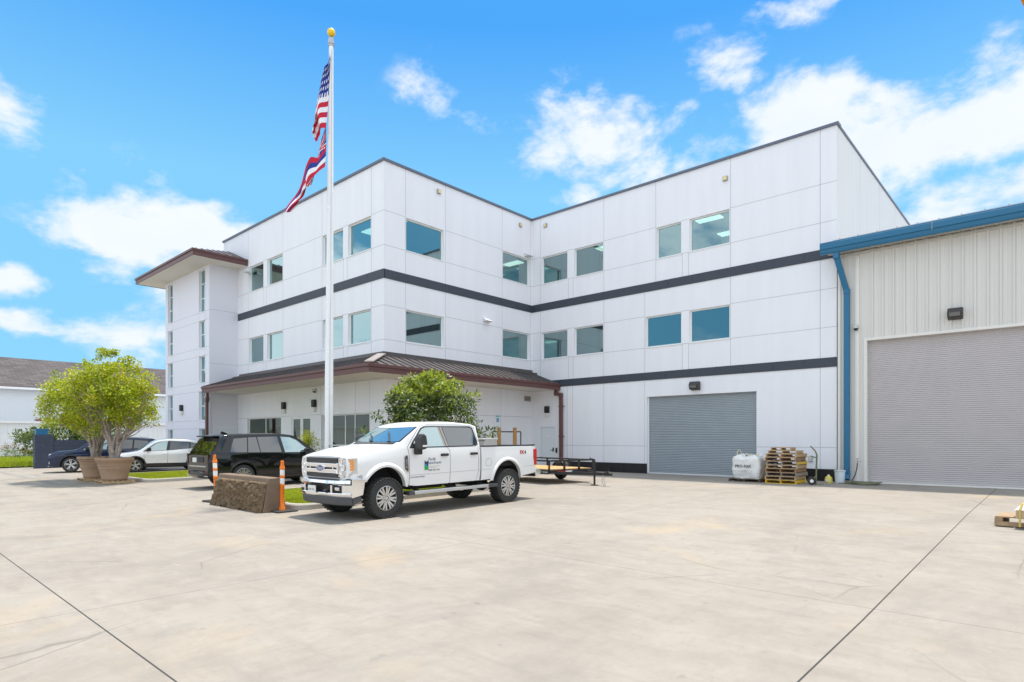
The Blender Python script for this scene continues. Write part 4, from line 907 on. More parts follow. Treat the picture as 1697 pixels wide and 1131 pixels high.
# ------------------------------------------------------------------ vehicles
def interp(pts):
    def f(x, d=0.0):
        def g(x):
            if x <= pts[0][0]: return pts[0][1]
            for (a, va), (b, vb) in zip(pts, pts[1:]):
                if x <= b: return va+(vb-va)*(x-a)/(b-a) if b > a else vb
            return pts[-1][1]
        if not d: return g(x)
        return sum(g(x+d*k/3) for k in (-3,-2,-1,0,1,2,3))/7
    return f
class Car:
    """x forward, y left, z up; origin on the ground half way between the axles"""
    def __init__(s, x0, x1, w, zb, belt, top, prof, tumble, sm=.08, hip=.955, crown=.03, rc=.10):
        s.x0, s.x1 = x0, x1; s.wf, s.zbf, s.bf, s.tf, s.pf = map(interp, (w, zb, belt, top, prof)); s.tm = tumble; s.sm = sm; s.hip = hip; s.cr = crown; s.rc = rc
    def zt(s, x): return s.tf(x, s.sm)
    def belt(s, x): return min(s.bf(x, s.sm), s.zt(x)-.05)
    def zb(s, x): return s.zbf(x, s.sm)
    def w(s, x): return s.wf(x, .05)
    def side(s, x, z):
        zb, be = s.zb(x), s.belt(x); w = s.w(x)
        if z <= be: return w*s.pf((z-zb)/max(be-zb, .01), .08)
        return w*s.pf(1, .08)-(z-be)*s.tm
    def top_yc(s, x): return s.side(x, s.zt(x)-s.rc*.6)-s.rc*.55
    def topz(s, x, y):
        yc = max(s.top_yc(x), .05); return s.zt(x)+s.cr*(1-(y/yc)**2)
    def ring(s, x):
        zb, be, zt = s.zb(x), s.belt(x), s.zt(x); P = [(0, zb), (s.side(x, zb)*.6, zb), (s.side(x, zb)*.93, zb+.005)]
        n = 12
        for i in range(n+1): z = zb+.02+(be-zb-.02)*i/n; P.append((s.side(x, z), z))
        ze = max(zt-s.rc*.6, be+.003)
        for i in range(1, 8): z = be+(ze-be)*i/7; P.append((s.side(x, z), z))
        ye = s.side(x, ze); yc = s.top_yc(x)
        for a in (22, 45, 68): a = math.radians(a); P.append((yc+(ye-yc)*math.cos(a), ze+(zt-ze)*math.sin(a)))
        for k in (1, .8, .6, .4, .2, 0): P.append((yc*k, s.topz(x, yc*k)))
        return P
    def mesh(s, mats, parent, arches=(), nst=90, name='body', extra=()):
        w = MB(); xs = [s.x0+(s.x1-s.x0)*(.5-.5*math.cos(PI*i/nst)) for i in range(nst+1)]; k = None
        for x in xs:
            R = s.ring(x); full = [(y, z) for y, z in R]+[(-y, z) for y, z in R[-2:0:-1]]; k = len(full); w.v += [(x, y, z) for y, z in full]
        for i in range(nst):
            for j in range(k): w.f.append((i*k+j, i*k+(j+1)%k, (i+1)*k+(j+1)%k, (i+1)*k+j)); w.m.append(0)
        w.f += [tuple(range(k))[::-1], tuple(range(nst*k, nst*k+k))]; w.m += [0, 0]
        o = w.build(name, mats, parent)
        if arches:
            c = MB()
            for xa, za, r in arches:
                for sg_ in (1, -1):
                    q = MB(); q.tube((xa, sg_*.55, za), (xa, sg_*1.4, za), r, n=40)
                    c.add(q.v, q.f, 1)
            for bx_ in extra: c.box(*bx_, 1)
            cut = c.build('cut', mats)
            md_ = o.modifiers.new('b', 'BOOLEAN'); md_.object = cut; md_.operation = 'DIFFERENCE'; md_.solver = 'EXACT'
            o.parent = None; bpy.context.view_layer.update(); dg = bpy.context.evaluated_depsgraph_get(); me = bpy.data.meshes.new_from_object(o.evaluated_get(dg)); o.modifiers.clear(); o.data = me; bpy.data.objects.remove(cut); o.parent = parent
        o.data.polygons.foreach_set('use_smooth', [True]*len(o.data.polygons)); o.data.set_sharp_from_angle(angle=math.radians(34)); return o
    def patch(s, poly, m, name, parent, sg_=1, off=.004, step=.12, label=None, bev=None):
        bm = bmesh.new(); f = bm.faces.new([bm.verts.new((x, 0, z)) for x, z in poly])
        xs = [p[0] for p in poly]; zs = [p[1] for p in poly]
        for ax, lo, hi in ((0, min(xs), max(xs)), (2, min(zs), max(zs))):
            v = lo+step
            while v < hi:
                co = [0,0,0]; no = [0,0,0]; co[ax] = v; no[ax] = 1
                bmesh.ops.bisect_plane(bm, geom=bm.verts[:]+bm.edges[:]+bm.faces[:], plane_co=co, plane_no=no); v += step
        for v in bm.verts: v.co.y = sg_*(s.side(v.co.x, v.co.z)+off)
        for f in bm.faces:
            f.normal_update(); 
            if f.normal.y*sg_ < 0: f.normal_flip()
            f.smooth = True
        me = bpy.data.meshes.new(name); bm.to_mesh(me); bm.free(); me.materials.append(m)
        o = bpy.data.objects.new(name, me); COL.objects.link(o); o.parent = parent
        if label: o['label'] = label
        return o
    def seams(s, lines, m, parent, width=.011, off=.003, name='seam', sides=(1,-1)):
        w = MB()
        for pts in lines:
            P = []
            for (a, b), (c, d) in zip(pts, pts[1:]):
                n = max(1, int(math.hypot(c-a, d-b)/.07)); P += [(a+(c-a)*i/n, b+(d-b)*i/n) for i in range(n)]
            P.append(pts[-1])
            for (a, b), (c, d) in zip(P, P[1:]):
                l = math.hypot(c-a, d-b) or 1; nx, nz = -(d-b)/l*width/2, (c-a)/l*width/2
                for sg_ in sides:
                    q = [(a-nx,b-nz),(a+nx,b+nz),(c+nx,d+nz),(c-nx,d-nz)]
                    w.add([(x, sg_*(s.side(x,z)+off), z) for x, z in q], [(0,1,2,3)] if sg_ < 0 else [(3,2,1,0)])
        return w.build(name, m, parent, fix=False)
    def toppatch(s, xa, xb, m, name, parent, inset=.08, off=.006, bow=0.0, ins2=None):
        w = MB(); nx, ny = 10, 14; V = []
        for i in range(nx+1):
            for j in range(ny+1):
                t = -1+2*j/ny; x = xa+(xb-xa)*i/nx+bow*(1-t*t); it = inset if ins2 is None else inset+(ins2-inset)*i/nx
                y = t*(s.top_yc(x)+s.rc*.35-it); V.append((x+off*.7, y, s.topz(x, y)+off))
        w.add(V, [(i*(ny+1)+j, (i+1)*(ny+1)+j, (i+1)*(ny+1)+j+1, i*(ny+1)+j+1) for i in range(nx) for j in range(ny)])
        return w.build(name, m, parent, smooth=60)
def wheel(parent, x, y, r, wd, rr, spokes=5, rimm=None, tread=False, double=True, hubm=None, dark=None):
    sg_ = 1 if y > 0 else -1; rimm = rimm or CHROME; yo = y; yi = y-sg_*wd
    C = Matrix.Translation((x, 0, r))
    w = MB(); m = (yo+yi)/2; h = wd/2
    prof = [(rr*1.0, h*.80), (rr*1.06, h*.96), (r*.86, h*1.0), (r*.955, h*.90), (r*.985, h*.62), (r, h*.3), (r, -h*.3), (r*.985, -h*.62), (r*.955, -h*.90), (r*.86, -h), (rr, -h*.8)]
    w.lathe([(a, m+b) for a, b in prof], 56, C, axis='y')
    if tread:
        for i in range(34):
            a = 2*PI*i/34
            for k, (off_, ang, ln, da) in enumerate(((-.30,.55,.10,0),(.30,-.55,.10,.09),(0,.3,.08,.045))):
                M = C @ Matrix.Rotation(a+da, 4, 'Y') @ Matrix.Translation((0, m+off_*wd, r-.001)) @ Matrix.Rotation(ang, 4, 'Z')
                w.obox((0,0,0), (.045, ln, .020)); n = 8; w.v[-n:] = [tuple(M @ Vector(v)) for v in w.v[-n:]]
            for off_ in (-.47, .47):
                M = C @ Matrix.Rotation(a+.05, 4, 'Y') @ Matrix.Translation((0, m+off_*wd, r*.962)) @ Matrix.Rotation(.6*(1 if off_ > 0 else -1), 4, 'X')
                w.obox((0,0,0), (.045, .05, .03)); w.v[-8:] = [tuple(M @ Vector(v)) for v in w.v[-8:]]
    wh = w.build('wheel', [RUBBER], parent, smooth=35)
    w = MB(); yb = yo-sg_*.06
    def Y(v): return yo-sg_*v
    w.lathe([(rr*1.01, Y(.012)), (rr*.97, Y(.008)), (rr*.93, Y(.03)), (rr*.90, Y(.10)), (rr*.88, Y(wd*.8)), (rr*.3, Y(wd*.82)), (0, Y(wd*.82))], 44, C, axis='y', mi=0)
    for i in range(spokes):
        for dd in ((-.17, .17) if double else (0,)):
            a = 2*PI*i/spokes+.2; a1 = a+dd*(.9 if double else 0); a0 = a+dd*.75
            p = C @ Vector((rr*.22*math.cos(a0), Y(.035), rr*.22*math.sin(a0))); q = C @ Vector((rr*.94*math.cos(a1), Y(.028), rr*.94*math.sin(a1)))
            w.bar(p, q, .028 if double else .06, rr*.15 if double else rr*.24, 0, up=(Vector((0,0,0))+Vector((-math.sin(a),0,math.cos(a)))))
    w.lathe([(0, Y(.012)), (rr*.13, Y(.014)), (rr*.16, Y(.03)), (rr*.26, Y(.036)), (rr*.28, Y(.06))], 28, C, axis='y', mi=0)
    w.lathe([(rr*.86, Y(.115)), (0, Y(.115))], 32, C, axis='y', mi=1)
    if tread:
        for i in range(8): a = 2*PI*i/8; p = C @ Vector((rr*.20*math.cos(a), Y(.02), rr*.20*math.sin(a))); q = C @ Vector((rr*.20*math.cos(a), Y(.0), rr*.20*math.sin(a))); w.tube(p, q, .011, n=6)
    w.build('rim', [rimm, dark or DGREY], wh, smooth=35); return wh
def arch_lip(car, xa, za, r, wd, m, parent, a0=-12, a1=192, proud=.02, name='wheel_arch_trim', sides=(1,-1)):
    n = 34
    for sg_ in sides:
        w = MB(); V = []
        for i in range(n+1):
            a = math.radians(a0+(a1-a0)*i/n)
            for rr, o in ((r-.01, -.06), (r-.01, proud), (r+wd*.45, proud+.004), (r+wd, .002)):
                x = xa+rr*math.cos(a); z = max(za+rr*math.sin(a), car.zb(x)-.02); V.append((x, sg_*(car.side(x, z)+o), z))
        w.add(V, [(i*4+j, (i+1)*4+j, (i+1)*4+j+1, i*4+j+1) for i in range(n) for j in range(3)]); w.build(name, m, parent, smooth=40)
def paint(name, col, coat=.8, rough=.35, metal=0):
    return mat(name, col, rough, metal=metal, var=.012, scale=1.5, coat=coat)
WPAINT = paint('truck_white_paint', (.76,.755,.745), coat=.5, rough=.3)
INNER = mat('arch_lining', (.018,.017,.016), .9, var=0)
HEADL = glassmat('headlamp_glass', (.30,.31,.33), .45, (.95,.97,1))
AMBER = mat('amber_lamp', (.85,.28,.01), .25, var=0); REDL = mat('red_lamp', (.50,.01,.01), .2, var=0, coat=.5)
PLATE = mat('licence_plate', (.70,.70,.66), .4, var=.03); INK = mat('ink_black', (.01,.01,.012), .5, var=0)
# ---------------- pickup
a_f = gp(641, 860.5)
FX = -11.74; FY = 7.84; RY = 11.9
yc_ = (FY+RY)/2
T = thing('pickup_truck', 'white crew cab pickup with off road tyres, chrome grille and a green blue door logo', 'pickup truck', (FX, yc_, (gz(FY)+gz(RY))/2), -PI/2)
T.rotation_euler = (0, math.asin((gz(RY)-gz(FY))/4.06), -PI/2)
HX = 2.03; ROOFZ = 2.05
cab = Car(-.85, 2.93,
    w=[(-.85,.955),(-.70,.975),(1.6,.98),(2.4,.975),(2.75,.955),(2.88,.925),(2.93,.91)],
    zb=[(-.85,.62),(1.2,.62),(1.45,.66),(2.3,.80),(2.93,.88)],
    belt=[(-.85,1.50),(1.35,1.50),(1.6,1.50),(2.3,1.40),(2.85,1.30),(2.93,1.27)],
    top=[(-.85,1.99),(-.70,2.04),(-.1,2.085),(.75,2.06),(.95,2.00),(1.66,1.575),(1.75,1.56),(2.3,1.49),(2.7,1.40),(2.86,1.355),(2.93,1.32)],
    prof=[(0,.955),(.06,.975),(.25,.99),(.32,1.0),(.6,1.005),(.85,1.0),(1,.975)], tumble=.30, sm=.05, crown=.035, rc=.085)
arch_f = (HX, .57, .545)
RX = -1.83
cab.mesh([WPAINT, INNER], T, [arch_f], nst=110)
arch_lip(cab, HX, .57, .545, .085, WPAINT, T, a0=-3, a1=183, proud=.045)
for sg_ in (1, -1):
    P = [(1.31,1.515),(1.24,1.60),(.93,1.915),(.83,1.955),(.62,1.965),(.44,1.965),(.33,1.515)]
    f = cab.patch([(1.37,1.49),(1.27,1.62),(.95,1.94),(.84,1.985),(.6,1.99),(-.62,1.99),(-.72,1.94),(-.80,1.60),(-.78,1.52),(-.70,1.49)], BLACK, 'window_surround', T, sg_, off=.002)
    f = cab.patch(P, CARGL, 'side_window', T, sg_, off=.006, label='clear front door window')
    f = cab.patch([(.20,1.515),(.29,1.965),(-.58,1.955),(-.67,1.92),(-.755,1.58),(-.72,1.515)], CARGP, 'side_window', T, sg_, off=.006, label='dark tinted rear door window')
    cab.patch([(.335,1.515),(.435,1.965),(.395,1.965),(.285,1.515)], mat('pillar_gloss', (.33,.30,.27), .12), 'door_pillar', T, sg_, off=.009)
    cab.patch([(.265,1.515),(.375,1.965),(.315,1.965),(.215,1.515)], MATS['pillar_gloss'], 'door_pillar', T, sg_, off=.009)
frame_pts = [(1.395,1.49),(1.36,1.0),(1.36,.66)]
cab.seams([[(1.42,1.52),(1.39,1.3),(1.385,.64)], [(.245,1.50),(.175,1.40),(.17,.64)], [(-.79,1.55),(-.77,1.3),(-.79,.9),(-.72,.66)],
           [(1.42,1.52),(1.30,1.65),(.98,1.975),(.84,2.02),(-.62,2.02),(-.76,1.95),(-.82,1.6)]], mat('seam_dark', (.10,.10,.105), .7, var=0), T, width=.010)
cab.seams([[(1.385,.885),(-.82,.90)], [(2.62,.885),(2.56,.885)]], mat('crease_shadow', (.42,.42,.43), .6, var=0), T, width=.009)  # thin grey strips paint the shade along the body crease
cab.toppatch(1.57, .99, BLACK, 'windshield_surround', T, inset=.035, off=.004, bow=.09, ins2=.02)
ws = cab.toppatch(1.56, 1.02, CARGL, 'windshield', T, inset=.085, off=.009, bow=.085, ins2=.06)
w = MB()
for a, b in (((1.66,.62),(1.30,.10)),((1.68,-.02),(1.36,-.52))):
    p = Vector((a[0], a[1], cab.topz(a[0], a[1])+.04)); q = Vector((b[0], b[1], cab.topz(b[0], b[1])+.05)); w.bar(p, q, .022, .018); w.bar((a[0]+.06,a[1],p.z), p, .03, .03)
w.build('wiper', BLACK, T)
w = MB(); V = []
for j in range(13):
    y = -.78+1.56*j/12; bx_ = .09*(1-(y/.8)**2)
    for x in (1.60, 1.70): V.append((x+bx_, y, cab.topz(x+bx_, y)+.006))
w.add(V, [(2*j,2*j+1,2*j+3,2*j+2) for j in range(12)]); w.build('cowl', BLACK, T)
# hood shut line and a raised centre
w = MB()
for sg_ in (1,-1):
    pts = [(x, sg_*(cab.top_yc(x)*.99+.0)) for x in (1.70,1.9,2.1,2.3,2.5,2.65,2.78)]
    for (x, y), (x2, y2) in zip(pts, pts[1:]): w.bar((x,y,cab.topz(x,y)+.001), (x2,y2,cab.topz(x2,y2)+.001), .010, .004)
    pts = [(x, sg_*(.40+.10*(2.8-x))) for x in (1.75,2.0,2.25,2.5,2.75)]
w.build('hood_seam', MATS['seam_dark'], T)
# grille
GX = 2.925
w = MB(); w.prism([(.92,.92),(1.29,.92),(1.31,.60),(1.31,-.60),(1.29,-.92)] and [(-.64,.90),(.64,.90),(.64,1.32),(-.64,1.32)], 'x', GX-.03, GX+.02); gr_ = w.build('grille', BLACK, T)
w = MB()
for z in (1.225,1.255,1.285,1.31): w.box((GX+.02,-.62,z-.008), (GX+.05,.62,z+.008))
for z in (.915,.945,.975): w.box((GX+.02,-.62,z-.008), (GX+.05,.62,z+.008))
w.build('slats', mat('slat_grey', (.10,.10,.105), .35, metal=.6), gr_)
w = MB()
for z0, z1 in ((1.12,1.205),(1.00,1.085)):
    w.prism([(-.60,z0),(.60,z0),(.64,z1),(-.64,z1)] if z0 > 1.1 else [(-.64,z0),(.64,z0),(.60,z1),(-.60,z1)], 'x', GX+.015, GX+.075)
for sg_ in (1,-1):
    w.box((GX+.015,sg_*.44,1.00), (GX+.07,sg_*.47,1.205)); w.box((GX+.015,sg_*.60,.99), (GX+.07,sg_*.64,1.215))
w.build('chrome_bars', CHROME, gr_, bevel=.01)
w = MB()
for z in [1.02+.018*i for i in range(10)]:
    for sg_ in (1,-1): w.box((GX+.02,sg_*.48,z-.004), (GX+.06,sg_*.59,z+.004))
w.build('side_mesh', DGREY, gr_)
w = MB(); n = 32
def ov(a, b, x): return [(x, a*math.cos(2*PI*i/n), 1.10+b*math.sin(2*PI*i/n)) for i in range(n)]
w.add(ov(.165,.080,GX+.07)+ov(.165,.080,GX+.092)+[(GX+.092,0,1.10)], [(i,(i+1)%n,n+(i+1)%n,n+i) for i in range(n)]+[(n+i,n+(i+1)%n,2*n) for i in range(n)]); em = w.build('emblem_rim', CHROME, T)
w = MB(); w.add(ov(.140,.062,GX+.0925)+ov(.138,.060,GX+.097)+[(GX+.098,0,1.10)], [(i,(i+1)%n,n+(i+1)%n,n+i) for i in range(n)]+[(n+i,n+(i+1)%n,2*n) for i in range(n)]); w.build('emblem', mat('emblem_blue', (.01,.03,.16), .2, var=0, coat=1), em)
textobj('emblem_script', 'Ford', .105, WHITE, em, lambda x, y, z: Vector((GX+.0995, x, 1.095+y)), shear=.35)
# headlamps, wrapping the corners
for sg_ in (1, -1):
    w = MB(); V = []; rows = []
    cs = [(GX+.03,.645),(GX+.03,.76),(GX+.015,.85),(GX-.03,.915),(GX-.12,.948),(GX-.20,.962)]
    for x, y in cs: V += [(x, sg_*y, .925 if x > GX-.1 else 1.00), (x+.0, sg_*y, 1.315)]
    k = len(cs)
    V += [(GX-.2, sg_*.64, .925), (GX-.2, sg_*.64, 1.315)]
    w.add(V, [(2*i,2*i+2,2*i+3,2*i+1) for i in range(k-1)]+[tuple(2*i+1 for i in range(k))+(2*k+1,), tuple(2*i for i in range(k))[::-1]+(2*k,)]); hl_ = w.build('headlight', HEADL, T)
    w = MB()
    for y, z in ((.72,1.21),(.72,1.03),(.80,1.12)): w.lathe([(0,GX+.032),(.045,GX+.034),(.055,GX+.040),(.062,GX+.034)], 20, Matrix.Translation((0, sg_*y, z)) @ Matrix.Rotation(-PI/2, 4, 'Z'), axis='y') 
    w.box((GX+.032, sg_*.645, .925), (GX+.042, sg_*.67, 1.315)); w.box((GX+.032, sg_*.67, 1.29), (GX+.04, sg_*.82, 1.315)); w.box((GX+.032, sg_*.67, .925), (GX+.04, sg_*.82, .95)); w.box((GX+.03, sg_*.765, .95), (GX+.038, sg_*.775, 1.29))
    w.build('reflector', CHROME, hl_)
    w = MB()
    for i in range(4): w.add([(GX-.045, sg_*.935, 1.06+i*.06), (GX-.13, sg_*.966, 1.075+i*.055), (GX-.13, sg_*.966, 1.115+i*.055), (GX-.045, sg_*.935, 1.105+i*.06)], [(0,1,2,3)])
    w.build('side_marker', AMBER, hl_, fix=False)
# chrome bumper with openings, valance below
def bump(w, rows, mi=0, ny=30, yw=1.0):
    V = []
    for x_, z, f in rows:
        for j in range(ny+1):
            t = -1+2*j/ny; V.append((x_-(abs(t)**4.5)*.20*f, t*yw*(.99 if f < 1 else 1), z))
    k = ny+1; w.add(V, [(i*k+j, i*k+j+1, (i+1)*k+j+1, (i+1)*k+j) for i in range(len(rows)-1) for j in range(ny)], mi)
w = MB(); bump(w, [(2.95,.885,1),(3.06,.88,1),(3.115,.86,1),(3.12,.80,1),(3.085,.765,1),(3.075,.755,1)]); bump(w, [(3.09,.60,1),(3.10,.585,1),(3.085,.54,1),(3.05,.505,1),(2.95,.50,1)])
def bx_at(y): return 3.085-(abs(y)**4.5)*.20
for ya, yb in ((-1.0,-.82),(-.56,-.50),(.50,.56),(.82,1.0)):
    V = []
    for y in (ya, (ya+yb)/2, yb): V += [(bx_at(y), y, .60), (bx_at(y), y, .76)]
    w.add(V, [(0,2,3,1),(2,4,5,3)])
for sg_ in (1,-1):
    w.add([(2.885, sg_*1.0, .50), (2.885, sg_*1.0, .885), (2.56, sg_*1.0, .86), (2.62, sg_*1.0, .55)], [(0,1,2,3)])
    w.add([(2.885, sg_*1.0, .885), (2.56, sg_*1.0, .86), (2.6, sg_*.86, .88), (2.95, sg_*.86, .887)], [(0,1,2,3)])
bp = w.build('front_bumper', CHROME, T, smooth=40)
w = MB(); w.box((2.80,-.97,.55), (2.84,.97,.84)); w.box((2.9,-.82,.59), (3.0,.82,.77)); w.build('bumper_recess', BLACK, bp)
w = MB()
for sg_ in (1,-1): w.box((3.0, sg_*.60, .65), (3.04, sg_*.76, .72))
w.build('fog_lamp', HEADL, bp, bevel=.01)
for sg_ in (1,-1):
    w = MB(); w.path([(3.0,sg_*.40,.66),(3.10,sg_*.40,.66),(3.11,sg_*.30,.64),(3.0,sg_*.30,.64)], .02); w.build('tow_hook', DGREY, bp, smooth=50)
w = MB(); bump(w, [(3.05,.505,1),(3.07,.48,1),(3.045,.36,1),(3.0,.335,1),(2.9,.34,1)], yw=.97)
for sg_ in (1,-1): w.add([(2.85,sg_*.96,.50),(2.83,sg_*.96,.35),(2.62,sg_*.96,.42),(2.64,sg_*.96,.52)], [(0,1,2,3)])
w.build('valance', mat('valance_grey', (.075,.075,.08), .6, var=.05), T, smooth=40)
pl = MB(); pl.box((3.09,-.62+.45,.52), (3.10,-.62+.76,.68)); 
plt = pl.build('licence_plate', PLATE, T); plt.location = (.02, -.15+.0, .05)
textobj('plate_number', '507 TVL', .062, INK, plt, lambda x, y, z: Vector((3.102, -.015+x, .59+y)))
# fender vent badge, handles, mirrors, texts on the driver side
for sg_ in (1,-1):
    cab.patch([(1.50,1.33),(1.44,1.33),(1.42,1.02),(1.43,.94),(1.53,1.03),(1.53,1.29)], DGREY, 'fender_vent', T, sg_, off=.012)
    cab.seams([[(1.50,1.335),(1.44,1.335),(1.415,1.02),(1.42,.935),(1.535,1.03),(1.535,1.29),(1.50,1.335)]], CHROME, T, width=.016, off=.016, name='vent_rim', sides=(sg_,))
    for x in (.36, -.60):
        w = MB(); y = cab.side(x, 1.31); w.box((x-.11, sg_*(y-.01), 1.285), (x+.11, sg_*(y+.055), 1.345)); w.build('door_handle', BLACK, T, bevel=.018)
    w = MB(); w.bar((1.22,sg_*.93,1.56), (1.22,sg_*1.10,1.57), .09, .07); w.bar((1.22,sg_*.95,1.47), (1.20,sg_*1.12,1.45), .06, .05); w.obox((1.20,sg_*1.06,1.42), (.14,.15,.15)); mr_ = w.build('mirror_arm', BLACK, T, bevel=.02)
    w = MB(); w.prism([(1.12,1.47),(1.10,1.60),(1.13,1.77),(1.20,1.81),(1.26,1.80),(1.30,1.72),(1.30,1.50),(1.26,1.45)], 'y', sg_*1.05, sg_*1.28); hd = w.build('mirror_head', mat('mirror_black', (.035,.035,.037), .55, var=.04), mr_, bevel=.03)
    w = MB(); w.box((1.25, sg_*1.281, 1.52), (1.13, sg_*1.286, 1.56)); w.build('mirror_marker', REFL, hd)
def onside(cx, cz, off=.006, sg_=1, car=cab):
    return lambda x, y, z: Vector((cx-x*sg_, sg_*(car.side(cx-x*sg_, cz+y)+off), cz+y))
NAVY = mat('decal_navy', (.012,.03,.12), .4, var=0); GRN = mat('decal_green', (.02,.35,.05), .4, var=0); TEAL = mat('decal_teal', (.02,.30,.34), .4, var=0); LIME = mat('decal_olive', (.35,.36,.12), .5, var=0)
dx = 1.06
w = MB()
def dq(w, x0, z0, x1, z1, mi, off=.007): w.add([(dx-x, cab.side(dx-x, z)+off, z) for x, z in ((x0,z0),(x1,z0),(x1,z1),(x0,z1))], [(0,1,2,3)], mi)
def dpoly(w, pts, mi, off): w.add([(dx-x, cab.side(dx-x, z)+off, z) for x, z in pts], [tuple(range(len(pts)))], mi)
dq(w, .10, .985, .21, 1.20, 0); dpoly(w, [(.10,1.10),(.13,1.13),(.16,1.10),(.21,1.05),(.21,.985),(.10,.985)], 2, .009); dpoly(w, [(.10,1.085),(.14,1.075),(.19,1.03),(.21,1.02),(.21,.985),(.10,.985)], 1, .011)
dpoly(w, [(.115,1.20),(.14,1.17),(.155,1.185),(.17,1.172),(.19,1.20)], 3, .010)
w.build('door_logo', [NAVY, GRN, TEAL, WHITE], T, fix=False)
textobj('door_text', 'Pacific', .095, NAVY, T, onside(dx-.315, 1.225), shear=.35); textobj('door_text', 'AquaScapes', .088, NAVY, T, onside(dx-.385, 1.145), shear=.35)
textobj('door_text', 'LANDSCAPE MAINTENANCE', .026, LIME, T, onside(dx-.385, 1.06)); textobj('door_text', 'CONSTRUCTION', .026, LIME, T, onside(dx-.34, 1.03))
textobj('door_text', '(808) 682-7656', .055, INK, T, onside(dx-.385, .975)); textobj('door_text', '4x4 POWER STROKE', .045, INK, T, onside(1.16, .835), shear=.2)
textobj('door_text', '142', .085, INK, T, onside(2.66, .925))
w = textobj('badge_text', 'F-250', .085, CHROME, T, lambda x, y, z: Vector((1.475+y*.9, cab.side(1.475, 1.16)+.022, 1.155+x*1.0)))
# bed
bed = Car(-3.0, -.885, w=[(-3.0,.955),(-2.95,.965),(-2.85,.98),(-.9,.98)], zb=[(-3.0,.70),(-2.4,.64),(-.9,.62)], belt=[(-3.0,1.36),(-.885,1.36)],
          top=[(-3.0,1.455),(-.885,1.475)], prof=[(0,.955),(.06,.975),(.25,.99),(.33,1.0),(.6,1.005),(.85,1.0),(1,.985)], tumble=.06, sm=.02, crown=0, rc=.03)
bed.mesh([WPAINT, INNER], T, [(RX,.57,.545)], nst=60, name='bed', extra=[((-2.93,-.86,.95),(-.97,.86,1.8))])
arch_lip(bed, RX, .57, .545, .075, WPAINT, T, a0=-3, a1=183, proud=.035)
bed.seams([[(-.90,.90),(-1.22,.905)], [(-2.46,.91),(-2.96,.93)]], MATS['crease_shadow'], T, width=.009)  # painted crease shade carried on along the bed
bed.seams([[(-1.02,1.07),(-1.05,1.16),(-1.16,1.17),(-1.22,1.14),(-1.23,1.05),(-1.19,.99),(-1.06,.99),(-1.02,1.02),(-1.02,1.07)]], MATS['seam_dark'], T, width=.006, name='fuel_door', sides=(1,))
w = MB()
for sg_ in (1,-1): w.box((-2.99, sg_*.86, 1.463), (-.90, sg_*.96, 1.495))
w.box((-3.0,-.9,1.455), (-2.93,.9,1.48)); w.build('bed_rail_cap', BLACK, T, bevel=.008)
w = MB(); w.box((-.86,-.93,.66), (-.885,.93,1.46)); w.build('gap_panel', INNER, T)
textobj('fx4_decal', 'FX', .135, mat('decal_red', (.45,.01,.01), .4, var=0), T, onside(-2.40, 1.29, .012, 1, bed), shear=.1, bold=.006); textobj('fx4_decal', '4', .135, DGREY, T, onside(-2.54, 1.29, .012, 1, bed), bold=.006)
for sg_ in (1,-1):
    w = MB(); w.prism([(-3.03,.93),(-2.93,.93),(-2.88,1.15),(-2.90,1.36),(-3.03,1.38)], 'y', sg_*.84, sg_*.986); w.build('tail_light', REDL, T, bevel=.012)
w = MB(); w.prism([(-3.0,.60),(-3.0,.82),(-3.18,.82),(-3.20,.78),(-3.18,.62),(-3.12,.59)], 'y', -.96, .96); w.build('rear_bumper', CHROME, T, bevel=.02)
w = MB()
for sg_ in (1,-1):
    w.box((1.50, sg_*.80, .47), (-1.42, sg_*1.04, .50)); 
    for x in (1.1,.0,-1.0): w.bar((x, sg_*.90, .49), (x-.05, sg_*.62, .64), .12, .04)
w.build('running_board_bracket', BLACK, T, bevel=.006)
for sg_ in (1,-1):
    w = MB(); w.box((1.30, sg_*.86, .501), (-1.05, sg_*1.045, .525)); w.box((1.30, sg_*1.041, .455), (-1.05, sg_*1.055, .525)); rb = w.build('running_board', mat('board_silver', (.55,.56,.57), .35, metal=.7), T, bevel=.006)
    w = MB(); w.box((1.46, sg_*.84, .45), (1.30, sg_*1.06, .53)); w.box((-1.05, sg_*.84, .45), (-1.38, sg_*1.06, .53)); w.box((-.2, sg_*.88, .526), (-.7, sg_*1.02, .532)); w.build('step_pad', DGREY, rb, bevel=.015)
w = MB()
for sg_ in (1,-1): w.bar((2.8,sg_*.42,.62), (-2.9,sg_*.42,.66), .10, .18)
for x in (HX,RX): w.tube((x,-.8,.43), (x,.8,.43), .06, n=12)
w.lathe([(0,-.16),(.12,-.15),(.17,-.05),(.17,.05),(.12,.15),(0,.16)], 20, Matrix.Translation((RX,0,.43)), axis='y'); w.tube((1.0,-.3,.55), (-2.9,-.45,.55), .05, n=10); w.box((.9,-.35,.50),(-.1,.35,.75))
w.build('chassis', INNER, T)
w = MB(); w.prism([(-.96,1.50),(-1.0,1.62),(-1.03,1.655),(-1.40,1.655),(-1.44,1.62),(-1.45,1.50)], 'y', -.99, .99); w.box((-.98,-.80,1.15), (-1.43,.80,1.50)); tb = w.build('tool_box_body', mat('diamond_plate', (.50,.50,.49), .35, metal=.8, var=.1, scale=20, bump=.8, bscale=60), T, bevel=.01)
w = MB(); w.box((-.94,-1.0,1.652), (-1.47,1.0,1.685)); w.build('tool_box_lid', mat('tool_lid', (.68,.68,.66), .3, metal=.6), tb, bevel=.008)
RIM = mat('alloy_silver', (.62,.62,.62), .25, metal=.9, var=0)
for x in (HX,RX):
    for y in (1.02,-1.02): wheel(T, x, y, .435, .30, .262, spokes=8, rimm=RIM, tread=True, dark=BLACK)
